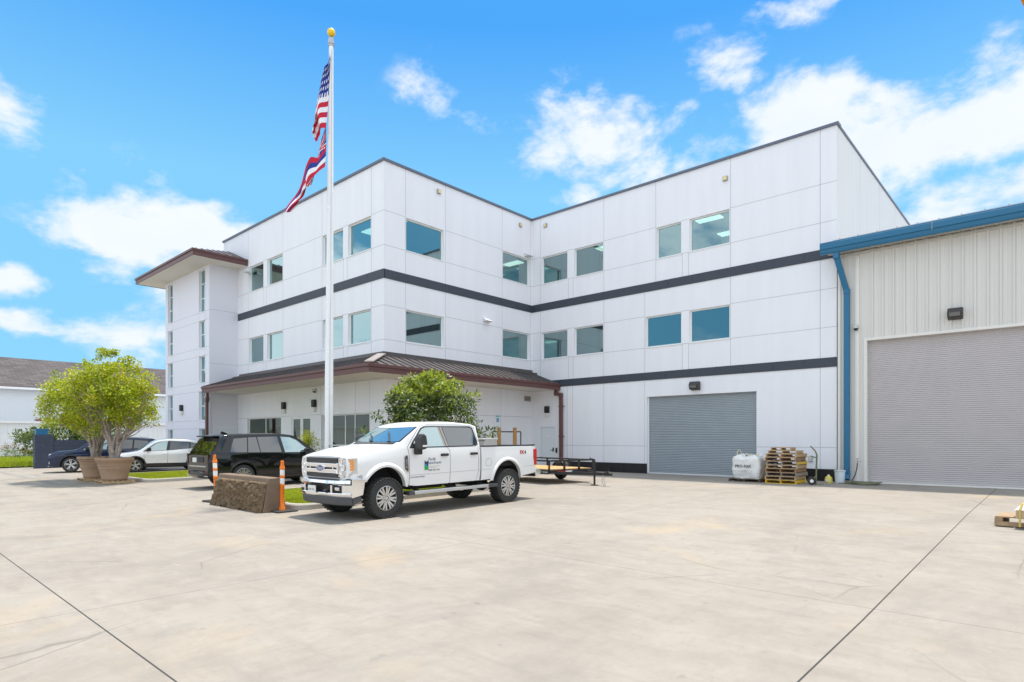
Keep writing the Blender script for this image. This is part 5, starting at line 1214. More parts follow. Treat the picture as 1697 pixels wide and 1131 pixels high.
# interior glimpsed only as dark glass; antenna
w = MB(); w.tube((1.62,-.80,1.5), (1.60,-.80,1.95), .005, n=6); w.build('antenna', BLACK, T)

# ---------------- generic SUV
def suv(name, label, loc_, rz, paintm, L_, hubf, hubr, wd, h, belt_, style, wr, wwd, rim_r, spokes=5, rimm=None, clad=None):
    t = thing(name, label, 'car', loc_, rz)
    c = Car(**style['body'])
    cl_ = clad
    c.mesh([paintm, INNER], t, [(hubf, wr, wr+.065), (hubr, wr, wr+.065)], nst=110)
    for xa in (hubf, hubr): arch_lip(c, xa, wr, wr+.065, .06, cl_ or paintm, t, proud=.014)
    for sg_ in (1,-1):
        c.patch(style['glass_all'], BLACK, 'window_surround', t, sg_, off=.002)
        for poly, m in style['panes']: c.patch(poly, m, 'side_window', t, sg_, off=.006)
    c.seams(style['seams'], mat('car_seam', (.004,.004,.004) if paintm.name != 'suv_white' else (.12,.12,.12), .8, var=0), t, width=.010)
    if cl_: c.seams(style['clad'], cl_, t, width=.16, off=.010, name='sill_cladding')
    a, b, bw = style['ws']; c.toppatch(a, b, CARG if paintm.name != 'suv_white' else CARGL, 'windshield', t, inset=.10, off=.006, bow=bw)
    for x in style['handles']:
        for sg_ in (1,-1):
            w = MB(); z = style['hz']; y = c.side(x, z); w.box((x-.09, sg_*(y-.005), z-.012), (x+.09, sg_*(y+.03), z+.014)); w.build('door_handle', paintm, t, bevel=.008)
    mx, mz = style['mirror']
    for sg_ in (1,-1):
        y = c.side(mx, mz); w = MB(); w.bar((mx, sg_*(y-.04), mz), (mx, sg_*(y+.08), mz+.02), .05, .04); w.prism([(mx-.09,mz-.03),(mx+.07,mz-.03),(mx+.11,mz+.05),(mx+.04,mz+.13),(mx-.09,mz+.12)], 'y', sg_*(y+.06), sg_*(y+.24)); w.build('mirror', style.get('mm', BLACK), t, bevel=.025)
    for x in (hubf, hubr):
        for sg_ in (1,-1): wheel(t, x, sg_*(wd-.012), wr, wwd, rim_r, spokes=spokes, rimm=rimm or RIM)
    w = MB(); w.box((hubr-.3,-.6,.22), (hubf+.3,.6,.34)); w.build('underbody', INNER, t)
    return t, c
# black long SUV, tail towards the camera-left
bpnt = mat('suv_black', (.004,.0045,.006), .05, var=0, spec=.6)
HW = 1.0
blk = dict(
 body=dict(x0=-2.65, x1=2.55, w=[(-2.65,.80),(-2.60,.88),(-2.45,.955),(-2.0,.99),(1.9,.995),(2.3,.95),(2.55,.82)], zb=[(-2.65,.48),(-2.3,.33),(-1.9,.30),(2.2,.30),(2.55,.42)],
   belt=[(-2.65,1.18),(-2.3,1.20),(0,1.17),(1.3,1.13),(2.0,1.05),(2.55,.92)],
   top=[(-2.65,1.08),(-2.60,1.20),(-2.52,1.26),(-2.22,1.76),(-2.10,1.815),(-1.5,1.85),(-.2,1.875),(.35,1.84),(.60,1.74),(1.30,1.20),(1.40,1.18),(2.2,1.12),(2.42,1.05),(2.55,.92)],
   prof=[(0,.91),(.1,.965),(.35,.995),(.7,1.0),(.9,.99),(1,.965)], tumble=.33, sm=.06, crown=.03, rc=.12),
 glass_all=[(-2.28,1.215),(-2.02,1.715),(-1.5,1.765),(-.2,1.79),(.30,1.755),(.55,1.655),(1.15,1.205),(1.12,1.185)],
 panes=[([(-1.98,1.235),(-1.80,1.69),(-1.33,1.735),(-1.40,1.225)], CARGP), ([(-1.36,1.225),(-1.29,1.74),(-1.0,1.755),(-.93,1.222)], CARGP), ([(-.90,1.222),(-.96,1.757),(-.22,1.775),(-.13,1.212)], CARGP), ([(.0,1.21),(-.09,1.775),(.27,1.745),(.50,1.655),(1.02,1.215),(.98,1.205)], CARGL)],
 seams=[[(1.05,1.19),(1.06,.9),(1.02,.42)], [(-.07,1.2),(-.05,.42)], [(-1.38,1.22),(-1.30,1.0),(-1.05,.75),(-.98,.42)], [(1.02,.42),(-.98,.42)], [(-2.6,.72),(-2.1,.74)]],
 ws=(1.24,.58,.12), handles=(.10,-1.05), hz=1.02, mirror=(.80,1.22))
SRX = -21.78
bs, bc = suv('black_suv', 'long glossy black SUV parked nose away beside the canopy, behind the orange posts', (SRX, 9.2+1.52, gz(9.5)), PI/2+math.radians(1.5), bpnt, 5.2, 1.52, -1.52, .995, 1.87, 1.2, blk, .405, .25, .285, spokes=9, rimm=mat('alloy_dark', (.42,.42,.42), .25, metal=.9, var=0))
bc.seams([[(1.28,1.02),(1.34,.66)]], RIM, bs, width=.035, off=.012, name='side_vent', sides=(-1,1)); bc.seams([[(1.20,1.02),(1.24,.60)],[(1.24,.60),(1.36,.62)]], RIM, bs, width=.02, off=.011, name='side_vent', sides=(-1,1))
w = MB(); w.box((-2.45,-.62,1.755), (-2.12,.62,1.80)); w.build('roof_spoiler', bpnt, bs, bevel=.02)
w = MB()
V = []
for i in range(7):
    x = -2.565+.30*i/6
    for j in range(13): t_ = -1+2*j/12; y = t_*(bc.top_yc(x)+.02); V.append((x-.012, y, bc.topz(x, y)+.006))
w.add(V, [(i*13+j, i*13+j+1, (i+1)*13+j+1, (i+1)*13+j) for i in range(6) for j in range(12)]); w.build('rear_window', CARG, bs, smooth=60)
w = MB(); w.box((-2.668,-.66,.74), (-2.64,.66,.79)); w.box((-2.64,-.80,.42), (-2.69,.80,.46)); w.build('chrome_trim', mat('satin_trim', (.55,.54,.52), .25, metal=.9), bs, bevel=.008)
w = MB(); w.box((-2.665,-.50,.90), (-2.64,.50,1.08)); w.build('tailgate_panel', BLACK, bs, bevel=.01)
w = MB(); w.box((-2.69,.02,.90), (-2.665,.32,1.05)); p_ = w.build('licence_plate', PLATE, bs)
w = MB()
for sg_ in (1,-1): w.box((-2.67, sg_*.50, .565), (-2.62, sg_*.74, .60))
w.build('reflector', REDL, bs)
w = MB()
for sg_ in (1,-1): w.prism([(sg_*.74,.84),(sg_*.82,.86),(sg_*.86,1.16),(sg_*.78,1.18)], 'x', -2.665, -2.5)
w.build('tail_light', mat('smoked_lamp', (.03,.004,.004), .1, var=0), bs)
w = MB(); w.prism([(-1.9,0),(-1.62,.0),(-1.85,.09)], 'y', -.03, .03); f_ = w.build('shark_fin', bpnt, bs, bevel=.01); f_.location = (0,0,1.865)
w = MB(); bump_rows = [(-2.66,.62),(-2.74,.60),(-2.76,.52),(-2.74,.44),(-2.62,.36)]
V = []
for x_, z in bump_rows:
    for j in range(21): t_ = -1+2*j/20; V.append((x_+abs(t_)**4*.28, t_*.97, z))
w.add(V, [(i*21+j, i*21+j+1, (i+1)*21+j+1, (i+1)*21+j) for i in range(4) for j in range(20)]); w.build('rear_bumper', bpnt, bs, smooth=50)

def front_kit(t, c, xn, zs, m_paint, head, grillez, plate=True):
    w = MB(); w.box((xn-.06,-.52,grillez[0]), (xn+.006,.52,grillez[1])); g_ = w.build('grille', BLACK, t, bevel=.01)
    w = MB()
    for i in range(5): z = grillez[0]+.02+(grillez[1]-grillez[0]-.04)*i/4; w.box((xn+.004,-.50,z-.006), (xn+.016,.50,z+.006))
    w.build('grille_bars', CHROME, g_)
    for sg_ in (1,-1):
        w = MB(); z0, z1 = head
        pts = [(xn+.0,.53),(xn-.03,.66),(xn-.12,.79),(xn-.30,.89)]
        V = []
        for i, (x, y) in enumerate(pts): V += [(x+.01, sg_*(y+.01), z0+.015*i), (x-.01, sg_*(y+.005), z1+.008*i)]
        w.add(V, [(0,2,3,1),(2,4,5,3),(4,6,7,5)]); w.build('headlight', HEADL, t)
        w = MB(); w.box((xn-.06, sg_*.70, .42), (xn-.005, sg_*.80, .56)); w.build('fog_lamp', HEADL, t, bevel=.01)
    w = MB(); w.box((xn-.02,-.70,.30), (xn+.03,.70,.345)); w.build('skid_strip', RIM, t, bevel=.01)
    if plate: w = MB(); w.box((xn+.016,-.16,.52), (xn+.026,.16,.67)); w.build('licence_plate', PLATE, t)
# dark blue SUV
nb = mat('suv_navy', (.006,.016,.055), .07, var=0, spec=.6)
nav = dict(
 body=dict(x0=-2.6, x1=2.42, w=[(-2.6,.82),(-2.4,.93),(-2.0,.98),(1.8,.98),(2.15,.93),(2.42,.78)], zb=[(-2.6,.42),(-2.2,.28),(2.1,.28),(2.42,.33)],
   belt=[(-2.6,1.12),(-2.2,1.18),(0,1.12),(1.2,1.08),(2.0,1.00),(2.42,.84)],
   top=[(-2.6,1.05),(-2.5,1.24),(-2.30,1.62),(-2.1,1.70),(-1.2,1.76),(-.2,1.775),(.35,1.73),(.60,1.64),(1.25,1.16),(1.38,1.12),(2.05,1.05),(2.28,.96),(2.42,.82)],
   prof=[(0,.92),(.1,.965),(.3,.985),(.6,.99),(.78,1.0),(.9,.985),(1,.955)], tumble=.34, sm=.06, crown=.03, rc=.11),
 glass_all=[(-2.1,1.21),(-1.95,1.60),(-1.2,1.665),(-.2,1.68),(.30,1.645),(.52,1.57),(1.08,1.135),(1.05,1.12)],
 panes=[([(-1.98,1.235),(-1.86,1.585),(-1.25,1.64),(-1.2,1.195)], CARGP), ([(-1.13,1.19),(-1.18,1.645),(-.22,1.66),(-.12,1.155)], CARGP), ([(.0,1.155),(-.10,1.66),(.27,1.63),(.48,1.55),(.98,1.15),(.95,1.135)], CARGL)],
 seams=[[(1.0,1.12),(1.02,.9),(.98,.40)], [(-.06,1.15),(-.05,.40)], [(-1.15,1.18),(-1.0,.75),(-.95,.40)], [(.98,.40),(-.95,.40)]],
 clad=[[(1.05,.35),(-1.05,.35)]], ws=(1.18,.56,.12), handles=(.08,-1.0), hz=1.0, mirror=(.80,1.16))
v0 = Vector((-37.05, 7.72)); hd_ = math.radians(-90-13)
def placecar(fw_pt, hubf, wd, hd):   # ground point under the left front wheel's outer face -> origin
    f = Vector((math.cos(hd), math.sin(hd))); l = Vector((-f.y, f.x)); o = Vector(fw_pt[:2])-f*hubf-l*wd; return (o.x, o.y, gz(o.y))
CLAD = mat('clad_black', (.02,.02,.021), .6, var=.05)
n_, nc = suv('navy_suv', 'dark blue SUV leftmost of the parked row, nose towards the dark block wall', placecar(v0, 1.49, .98, hd_), hd_, nb, 5.0, 1.49, -1.49, .98, 1.78, 1.15, nav, .385, .24, .265, spokes=5, clad=CLAD)
front_kit(n_, nc, 2.40, 0, nb, (.80,.93), (.58,.86))
w = MB()
for sg_ in (1,-1): w.bar((-1.9,sg_*.66,1.775), (.25,sg_*.66,1.80), .035, .03)
w.build('roof_rail', RIM, n_)
# white SUV
wp = paint('suv_white', (.80,.81,.83), coat=.8, rough=.25)
whi = dict(
 body=dict(x0=-2.28, x1=2.25, w=[(-2.28,.75),(-2.1,.87),(-1.7,.93),(1.6,.935),(1.95,.89),(2.25,.72)], zb=[(-2.28,.45),(-1.9,.30),(1.9,.28),(2.25,.34)],
   belt=[(-2.28,1.05),(-1.9,1.13),(0,1.06),(1.0,1.0),(1.8,.90),(2.25,.70)],
   top=[(-2.28,1.0),(-2.18,1.18),(-1.95,1.44),(-1.75,1.53),(-1.0,1.63),(-.2,1.66),(.30,1.60),(.55,1.51),(1.20,1.06),(1.35,1.02),(1.9,.92),(2.12,.82),(2.25,.68)],
   prof=[(0,.93),(.1,.965),(.3,.98),(.55,.99),(.75,1.0),(.9,.985),(1,.95)], tumble=.36, sm=.07, crown=.03, rc=.11),
 glass_all=[(-1.85,1.24),(-1.62,1.40),(-1.0,1.53),(-.2,1.565),(.27,1.52),(.50,1.43),(1.02,1.045),(.98,1.03),(-.2,1.09)],
 panes=[([(-1.72,1.25),(-1.55,1.385),(-1.15,1.475),(-1.10,1.17)], CARG), ([(-1.05,1.165),(-1.08,1.49),(-.22,1.545),(-.14,1.10)], CARG), ([(.0,1.095),(-.10,1.55),(.25,1.505),(.46,1.415),(.92,1.06),(.90,1.05)], CARGL)],
 seams=[[(.97,1.03),(.99,.8),(.93,.38)], [(-.07,1.09),(-.05,.38)], [(-1.08,1.16),(-.95,.75),(-.90,.38)], [(.93,.44),(-.90,.44)]],
 clad=[[(1.0,.36),(-1.0,.36)]], ws=(1.14,.52,.12), handles=(.06,-.95), hz=.93, mirror=(.78,1.10))
hw_ = math.radians(-90-10); v1 = Vector((-34.1, 9.75))
s_, sc_ = suv('white_suv', 'white SUV with black sills parked between the dark blue and the black SUV', placecar(v1, 1.355, .93, hw_), hw_, wp, 4.5, 1.355, -1.355, .93, 1.66, 1.1, whi, .35, .225, .235, spokes=5, clad=CLAD)
front_kit(s_, sc_, 2.22, 0, wp, (.68,.80), (.48,.66))
# ---------------- trailer
TH = math.atan2(-.18, .984)
Tr = thing('utility_trailer', 'black flat utility trailer with timber deck and open rail parked behind the pickup', 'trailer', (-15.2, 18.08, 0), TH+0.0)
# local x towards the tongue; front edge at x = 2.1
w = MB(); BL = mat('trailer_black', (.018,.018,.019), .45, var=.08); xf, xr_ = 2.1, -1.7; hw2 = 1.08
for y in (-hw2, hw2): w.bar((xr_,y,.44), (xf,y,.44), .06, .12)
for x in (xr_, xf): w.bar((x,-hw2,.44), (x,hw2,.44), .06, .12)
w.bar((xf,-.75,.40), (xf+1.45,-.02,.40), .07, .10); w.bar((xf,.75,.40), (xf+1.45,.02,.40), .07, .10); w.bar((xf-.2,0,.40), (xf+1.75,0,.40), .08, .09)
for x in (-1.2,-.6,0,.6,1.2,1.8): w.bar((x,-hw2,.42), (x,hw2,.42), .05, .06)
w.build('frame', BL, Tr)
w = MB()
for y in (-hw2, hw2):
    w.bar((xr_,y,.83), (xf,y,.83), .055, .055)
    for x in (xr_, -.5, .8, xf): w.bar((x,y,.48), (x,y,.83), .055, .055, up=(1,0,0))
w.bar((xf,-hw2,.83), (xf,hw2,.83), .055, .055)
for y in (-.36,.36): w.bar((xf,y,.48), (xf,y,.83), .06, .06, up=(1,0,0))
w.build('rail', BL, Tr)
w = MB()
for i in range(9): y = -1.02+i*.228; w.box((xr_+.03, y, .501), (xf-.04, y+.215, .535))
w.build('deck', mat('deck_timber', (.52,.33,.14), .8, var=.2, scale=3), Tr)
for y in (-hw2-.19, hw2+.19):
    w = MB(); sg_ = 1 if y > 0 else -1; w.lathe([(.14,-.10),(.24,-.11),(.315,-.09),(.33,-.05),(.33,.05),(.315,.09),(.24,.11),(.14,.10)], 30, Matrix.Translation((.1,y,.33)), axis='y'); wh = w.build('wheel', RUBBER, Tr, smooth=45)
    w = MB(); w.lathe([(0,.03),(.06,.05),(.14,.02),(.16,.08)] if sg_ > 0 else [(0,-.03),(.06,-.05),(.14,-.02),(.16,-.08)], 24, Matrix.Translation((.1,y,.33)), axis='y'); w.build('rim', REFL, wh, smooth=50)
    w = MB(); pr = [(.1+.40*math.cos(a)*1.05, .36+.38*math.sin(a)) for a in [PI*i/8 for i in range(9)]]
    for (a, b), (c, d) in zip(pr, pr[1:]): w.add([(a,y-.14,b),(c,y-.14,d),(c,y+.14,d),(a,y+.14,b)], [(0,1,2,3)])
    w.build('fender', BL, Tr)
w = MB(); w.box((xf+.0, -hw2-.042, .36), (xf-1.30, -hw2-.034, .50)); sgn = w.build('name_strip', INK, Tr)
textobj('name_text', 'MAXXD', .13, WHITE, sgn, lambda x, y, z: Vector((xf-.62+x, -hw2-.044, .43+y)), shear=.2, bold=.003); textobj('name_text', 'TRAILERS', .07, WHITE, sgn, lambda x, y, z: Vector((xf-.17+x, -hw2-.044, .43+y)))
w = MB(); w.box((xf-1.30, -hw2-.045, .37), (xf-1.08, -hw2-.0425, .49)); w.build('name_patch', REFL, sgn)
w = MB(); w.bar((xf+.036,-.75,.44),(xf+.036,-.35,.44), .01, .06); 
w.build('red_reflector', REDL, Tr); w = MB(); w.bar((xf+.036,-.33,.44),(xf+.036,0,.44), .01, .06); w.build('white_reflector', REFL, Tr)
w = MB(); w.box((xf-.03,-hw2-.02,.60), (xf+.02,-hw2-.045,.68)); w.build('marker_lamp', AMBER, Tr)
w = MB(); w.tube((xf+1.15,0,.03), (xf+1.15,0,.86), .035, n=12); w.box((xf+1.05,-.08,.0), (xf+1.25,.08,.02)); w.tube((xf+1.15,0,.86), (xf+1.15,0,.90), .02); w.tube((xf+1.15,0,.90), (xf+.93,0,.92), .014); w.tube((xf+.93,0,.92), (xf+.93,0,.97), .014); w.build('tongue_jack', BL, Tr, smooth=40)
w = MB(); w.prism([(xf+1.62,.36),(xf+1.95,.36),(xf+1.95,.44),(xf+1.85,.50),(xf+1.62,.46)], 'y', -.05, .05); w.bar((xf+1.78,0,.48), (xf+1.80,0,.60), .02, .03); w.build('coupler', BL, Tr, bevel=.01)
w = MB()
for y in (-.05,.05): w.path([(xf+1.6,y,.38),(xf+1.55,y,.20),(xf+1.62,y,.04),(xf+1.78,y*3,.02)], .010, n=6)
w.build('safety_chain', STEEL, Tr)
# ------------------------------------------------------------------ trees and plants
LY1 = leafmat('leaf_lime', (.50,.53,.025)); LY2 = leafmat('leaf_yellow_green', (.38,.45,.02)); LY3 = leafmat('leaf_mid', (.18,.27,.015)); LY0 = leafmat('leaf_gold', (.60,.48,.02))
LD1 = leafmat('leaf_dark', (.055,.09,.025)); LD2 = leafmat('leaf_deep', (.14,.20,.045)); LD3 = leafmat('leaf_fresh', (.36,.42,.04))
PETAL = mat('petal_white', (.85,.84,.78), .6, var=0)
BARK = mat('bark_grey', (.38,.31,.27), .9, var=.3, scale=6, streak=5, bump=.5, bscale=30)
def limb(w, p, q, r0, r1, rg, k=4, wob=.06):
    pts = [Vector(p)]
    for i in range(1, k): t = i/k; pts.append(Vector(p).lerp(Vector(q), t)+Vector((rg.uniform(-wob,wob), rg.uniform(-wob,wob), rg.uniform(-wob,wob)*.4)))
    pts.append(Vector(q))
    for i in range(k): w.tube(pts[i], pts[i+1], r0+(r1-r0)*i/k, r0+(r1-r0)*(i+1)/k, n=7, caps=False)
    return pts
def leaf(w, p, d, up, l, wd, mi):
    s = d.cross(up)
    if s.length < 1e-3: s = Vector((1,0,0))
    s.normalize(); a = p+d*l*.5+up*l*.06
    w.add([p, a+s*wd/2, p+d*l, a-s*wd/2], [(0,1,2,3)], mi)
def crown(w, clumps, n, size, rg, mats_w, lr=(.30,.5), flat=.75, shade=None):
    for c, r in clumps:
        cm_ = rg.random(); c = Vector(c)
        for _ in range(n):
            v = Vector((rg.gauss(0,1), rg.gauss(0,1), rg.gauss(0,1))).normalized(); p = c+Vector((v.x, v.y, v.z*flat))*r*(rg.random()**.45)
            d = (v*.7+Vector((rg.gauss(0,.5), rg.gauss(0,.5), rg.gauss(0,.4)+.1))).normalized(); up = Vector((rg.gauss(0,.5), rg.gauss(0,.5), 1)).normalized()
            h = mats_w((p, cm_, rg)); l = size*rg.uniform(.7,1.25); leaf(w, p, d, up, l, l*rg.uniform(*lr), h)
def pot_tree(label, pos, h, rad, zc, seed, nclump=150, skew=(0,0), plabel='', klabel='', vz=None):
    rg = random.Random(seed); gz0 = gz(pos[1])
    pl_ = thing('pallet', klabel, 'pallet', (pos[0]+.02, pos[1], gz0), math.radians(rg.uniform(-3,3)))
    w = MB(); pallet_mb(w, 1.08, 1.1, .11, rg); w.build('planks', WOODL, pl_)
    z0 = gz0+.112
    p = thing('plant_pot', plabel, 'plant pot', (pos[0], pos[1], z0)); w = MB()
    w.lathe([(0,0),(.40,0),(.415,.03),(.43,.05),(.44,.08),(.435,.10),(.505,.38),(.515,.385),(.52,.42),(.515,.425),(.525,.45),(.535,.455),(.54,.49),(.535,.50),(.585,.70),(.61,.705),(.625,.73),(.61,.755),(.62,.765),(.65,.79),(.655,.83),(.64,.87),(.61,.88),(.57,.87),(.56,.80),(.0,.79)], 48)
    w.build('pot', mat('pot_tan', (.36,.235,.15), .75, var=.2, scale=2.6, bump=.15, bscale=30), p, smooth=40)
    w = MB(); w.lathe([(0,.83),(.3,.82),(.555,.80)], 24); w.build('potting_soil', mat('soil', (.035,.028,.022), .95, var=.3, scale=10, bump=.8), p)
    t = thing('potted_tree', label, 'tree', (pos[0], pos[1], z0+.80)); w = MB(); tips = []
    for i in range(9):
        a = i*2*PI/9+rg.uniform(-.3,.3); b = (.10*math.cos(a), .10*math.sin(a), 0); r1 = rg.uniform(.10,.28)
        q = (r1*math.cos(a)*1.1, r1*math.sin(a)*1.1, zc-.80+rg.uniform(-.35,.1)); pts = limb(w, b, q, .085, .05, rg, 4, .035)
        for k in range(4):
            a2 = a+rg.uniform(-.9,.9); r2 = rad*rg.uniform(.45,.85); e = Vector((r2*math.cos(a2), r2*math.sin(a2), rg.uniform(zc-.6, h-1.3)))
            pp = limb(w, pts[-1], e, .028, .010, rg, 4, .08); tips += pp[2:]
            for _ in range(3):
                e2 = e+Vector((rg.uniform(-.5,.5), rg.uniform(-.5,.5), rg.uniform(-.1,.5))); limb(w, pp[rg.randint(2,4)], e2, .009, .004, rg, 3, .05); tips.append(e2)
    w.build('trunk', BARK, t, smooth=60)
    cl_ = []; H = h-.8
    for _ in range(nclump):
        a = rg.uniform(0, 2*PI); u = rg.uniform(-1,1); rr = rg.random()**.33
        cz = (zc-.8+H)/2; hz_ = (H-zc+.8)/2
        fr = math.sqrt(1-u*u) if u > 0 else 1-abs(u)**3.5*.55; x = rad*rr*fr*math.cos(a); y = rad*rr*fr*math.sin(a); z = cz+hz_*rr*u*1.0+(.25 if u < 0 else 0)*hz_*rr*abs(math.cos(a))
        k = 1+.16*mn.noise(Vector((x*1.3, y*1.3, z*1.3+seed)))
        cl_.append(((x*k+skew[0]*(z-cz), y*k+skew[1]*(z-cz), z*1.0), rg.uniform(.16,.36)))
    for _ in range(12):
        a = rg.uniform(0, 2*PI); cl_.append(((rad*.35*math.cos(a), rad*.35*math.sin(a), H+rg.uniform(-.05,.22)), .12))
    def pick(q):
        p_, c_, r_ = q; v = r_.random()*.6+c_*.4
        return 3 if v > .86 else (0 if v > .52 else (1 if v > .25 else 2))
    w = MB(); crown(w, cl_, 58, .095, rg, pick, lr=(.5,.75)); w.build('crown', [LY1, LY2, LY3, LY0], t, fix=False)
pa = gp(190, 801); pb = gp(158, 797.5)
pot_tree('bushy lime green tree growing in the front potted planter, right of the pair', (pa.x, pa.y), 4.75, 1.50, 1.70, 4, 280, plabel='tan ribbed round pot in front, the right one of the pair', klabel='short wooden pallet under the front tan pot')
pot_tree('bushy lime green tree in the rear pot, its crown spreading wider to the left', (pb.x-.35, pb.y+.1), 4.5, 1.85, 1.70, 9, 340, plabel='tan ribbed round pot behind and left of the other pot', klabel='short wooden pallet under the rear tan pot', skew=(-.1,-.1))
def bush(name, label, pos, h, rad, zlo, seed, n, nl, size, mats_, pick, lr=(.35,.5), flowers=0, trunk=.06, group=None, top_fresh=True, cr=(.14,.3), cat='tree'):
    rg = random.Random(seed); t = thing(name, label, cat, (pos[0], pos[1], pos[2]), 0, group); w = MB()
    for i in range(6 if trunk > .03 else 4):
        a = i*1.1+rg.uniform(-.3,.3); m_ = Vector((.25*rad*math.cos(a), .25*rad*math.sin(a), zlo*.8)); pts = limb(w, (.05*math.cos(a), .05*math.sin(a), 0), m_, trunk, trunk*.7, rg, 3, .03)
        for k in range(3): a2 = a+rg.uniform(-.8,.8); limb(w, m_, (rad*.7*math.cos(a2), rad*.7*math.sin(a2), rg.uniform(zlo, h*.8)), trunk*.5, trunk*.15, rg, 4, .06)
    w.build('trunk', BARK, t, smooth=60); cl_ = []
    for _ in range(n):
        a = rg.uniform(0, 2*PI); u = rg.uniform(0,1)**.8; rr = rg.random()**.4; z = zlo+(h-zlo)*u; R0 = rad*math.sqrt(max(0, 1-u**1.7))
        k = 1+.34*mn.noise(Vector((math.cos(a)*2.2, math.sin(a)*2.2, u*3+seed))); cl_.append(((R0*rr*k*math.cos(a), R0*rr*k*math.sin(a), z), rg.uniform(*cr)))
    w = MB(); crown(w, cl_, nl, size, rg, pick(h, zlo), lr=lr); w.build('crown', mats_, t, fix=False)
    if flowers:
        w = MB()
        for _ in range(flowers):
            c, r = rg.choice(cl_); v = Vector((c[0], c[1], 0)); v = v.normalized() if v.length > .01 else Vector((1,0,0)); p = Vector(c)+v*r*.9+Vector((0,0,r*.5))
            for k in range(5): a = k*2*PI/5; dd = Vector((math.cos(a), math.sin(a), .5)).normalized(); leaf(w, p, dd, Vector((0,0,1)), .095, .06, 0)
        w.build('flowers', PETAL, t, fix=False)
    return t
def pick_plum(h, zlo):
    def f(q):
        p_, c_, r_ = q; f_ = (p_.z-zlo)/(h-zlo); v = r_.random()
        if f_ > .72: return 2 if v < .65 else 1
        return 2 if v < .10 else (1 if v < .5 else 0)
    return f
c = ray(712, 700)*20.0
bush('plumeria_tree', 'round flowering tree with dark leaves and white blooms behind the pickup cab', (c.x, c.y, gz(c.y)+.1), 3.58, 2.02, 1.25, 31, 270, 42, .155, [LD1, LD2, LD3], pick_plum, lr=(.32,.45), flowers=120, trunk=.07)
c = ray(507, 700)*24.0
bush('entrance_shrub', 'small yellow green shrub standing in front of the glass entrance doors', (c.x, c.y, 0), 1.85, .52, .6, 12, 50, 34, .09, [LY2, LY1, LY0], lambda h, z: (lambda q: 0 if q[2].random() < .45 else (1 if q[2].random() < .7 else 2)), trunk=.03, cat='shrub')
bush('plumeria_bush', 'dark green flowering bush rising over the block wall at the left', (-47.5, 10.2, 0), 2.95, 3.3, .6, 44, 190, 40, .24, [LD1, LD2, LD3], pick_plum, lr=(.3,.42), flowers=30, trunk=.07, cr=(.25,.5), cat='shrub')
for i, (px, lab, hh) in enumerate(((9,'young reddish shrub by the lattice fence, nearest the left edge',1.15),(24,'taller reddish shrub in the middle of the lattice fence',1.25),(40,'small thin shrub, third along the lattice fence',.75),(51,'small shrub beside the dark wall pier by the lattice',.7))):
    c = ray(px, 700)*50.5
    bush('young_shrub', lab, (c.x, c.y, 0), hh, .32, .3, 60+i, 16, 22, .12, [LD2, mat('leaf_red', (.22,.07,.03), .6, var=.1), LY2], lambda h, z: (lambda q: (1 if q[0].z > h*.65 else 0) if q[2].random() < .7 else 2), trunk=.02, group='young shrubs along the lattice fence', cat='shrub')
# ------------------------------------------------------------------ flagpole and flags
fp = ray(544, 700)*16.6; FPZ = gz(fp.y)+.1
Fp = thing('flagpole', 'tall tapered white flagpole with a gold ball rising from the island behind the pickup', 'flagpole', (fp.x, fp.y, FPZ)); 
tp_ = ray(549, 75)*16.6; H = tp_.z+CH-FPZ; lean = Vector((tp_.x-fp.x, tp_.y-fp.y, H))
w = MB(); n = 20
for i in range(n): a, b = i/n, (i+1)/n; ra = .112-.052*max(0, a-.25)/.75; rb_ = .112-.052*max(0, b-.25)/.75; w.tube(lean*a, lean*b, ra, rb_, n=24, caps=(i == n-1))
w.build('pole', mat('flagpole_white', (.80,.80,.80), .25, metal=.1, var=.02), Fp, smooth=40)
w = MB(); M = Matrix.Translation(lean); w.lathe([(.06,0),(.085,.02),(.085,.10),(.07,.18),(.03,.24),(.0,.25)], 20, M); w.lathe([(.075,-.04),(.08,-.02),(.075,0)], 20, M); w.build('truck_cap', STEEL, Fp, smooth=40)
w = MB(); w.lathe([(.11*math.sin(PI*i/14), .34-.11*math.cos(PI*i/14)) for i in range(15)], 24, M); w.tube(lean+Vector((0,0,.2)), lean+Vector((0,0,.27)), .02); w.build('gold_ball', mat('gold_ball', (.85,.55,.03), .35, metal=.3, var=.03), Fp, smooth=60)
w = MB(); w.tube((0,0,-.02), (0,0,.06), .22, n=28); w.build('base_flange', STEEL, Fp)
w = MB(); s1 = Vector((.12,-.05,0)); pts = [lean*.985+s1, lean*.75+s1*1.1, lean*.55+s1*1.3, lean*.45+s1*1.8, lean*.40+s1*1.1, lean*.12+s1]; w.path(pts, .008, n=6); w.build('halyard', mat('rope', (.5,.5,.48), .8), Fp); 
w = MB(); w.bar(lean*.11+Vector((.13,-.05,-.08)), lean*.11+Vector((.13,-.05,.08)), .03, .02); w.build('cleat', STEEL, Fp)
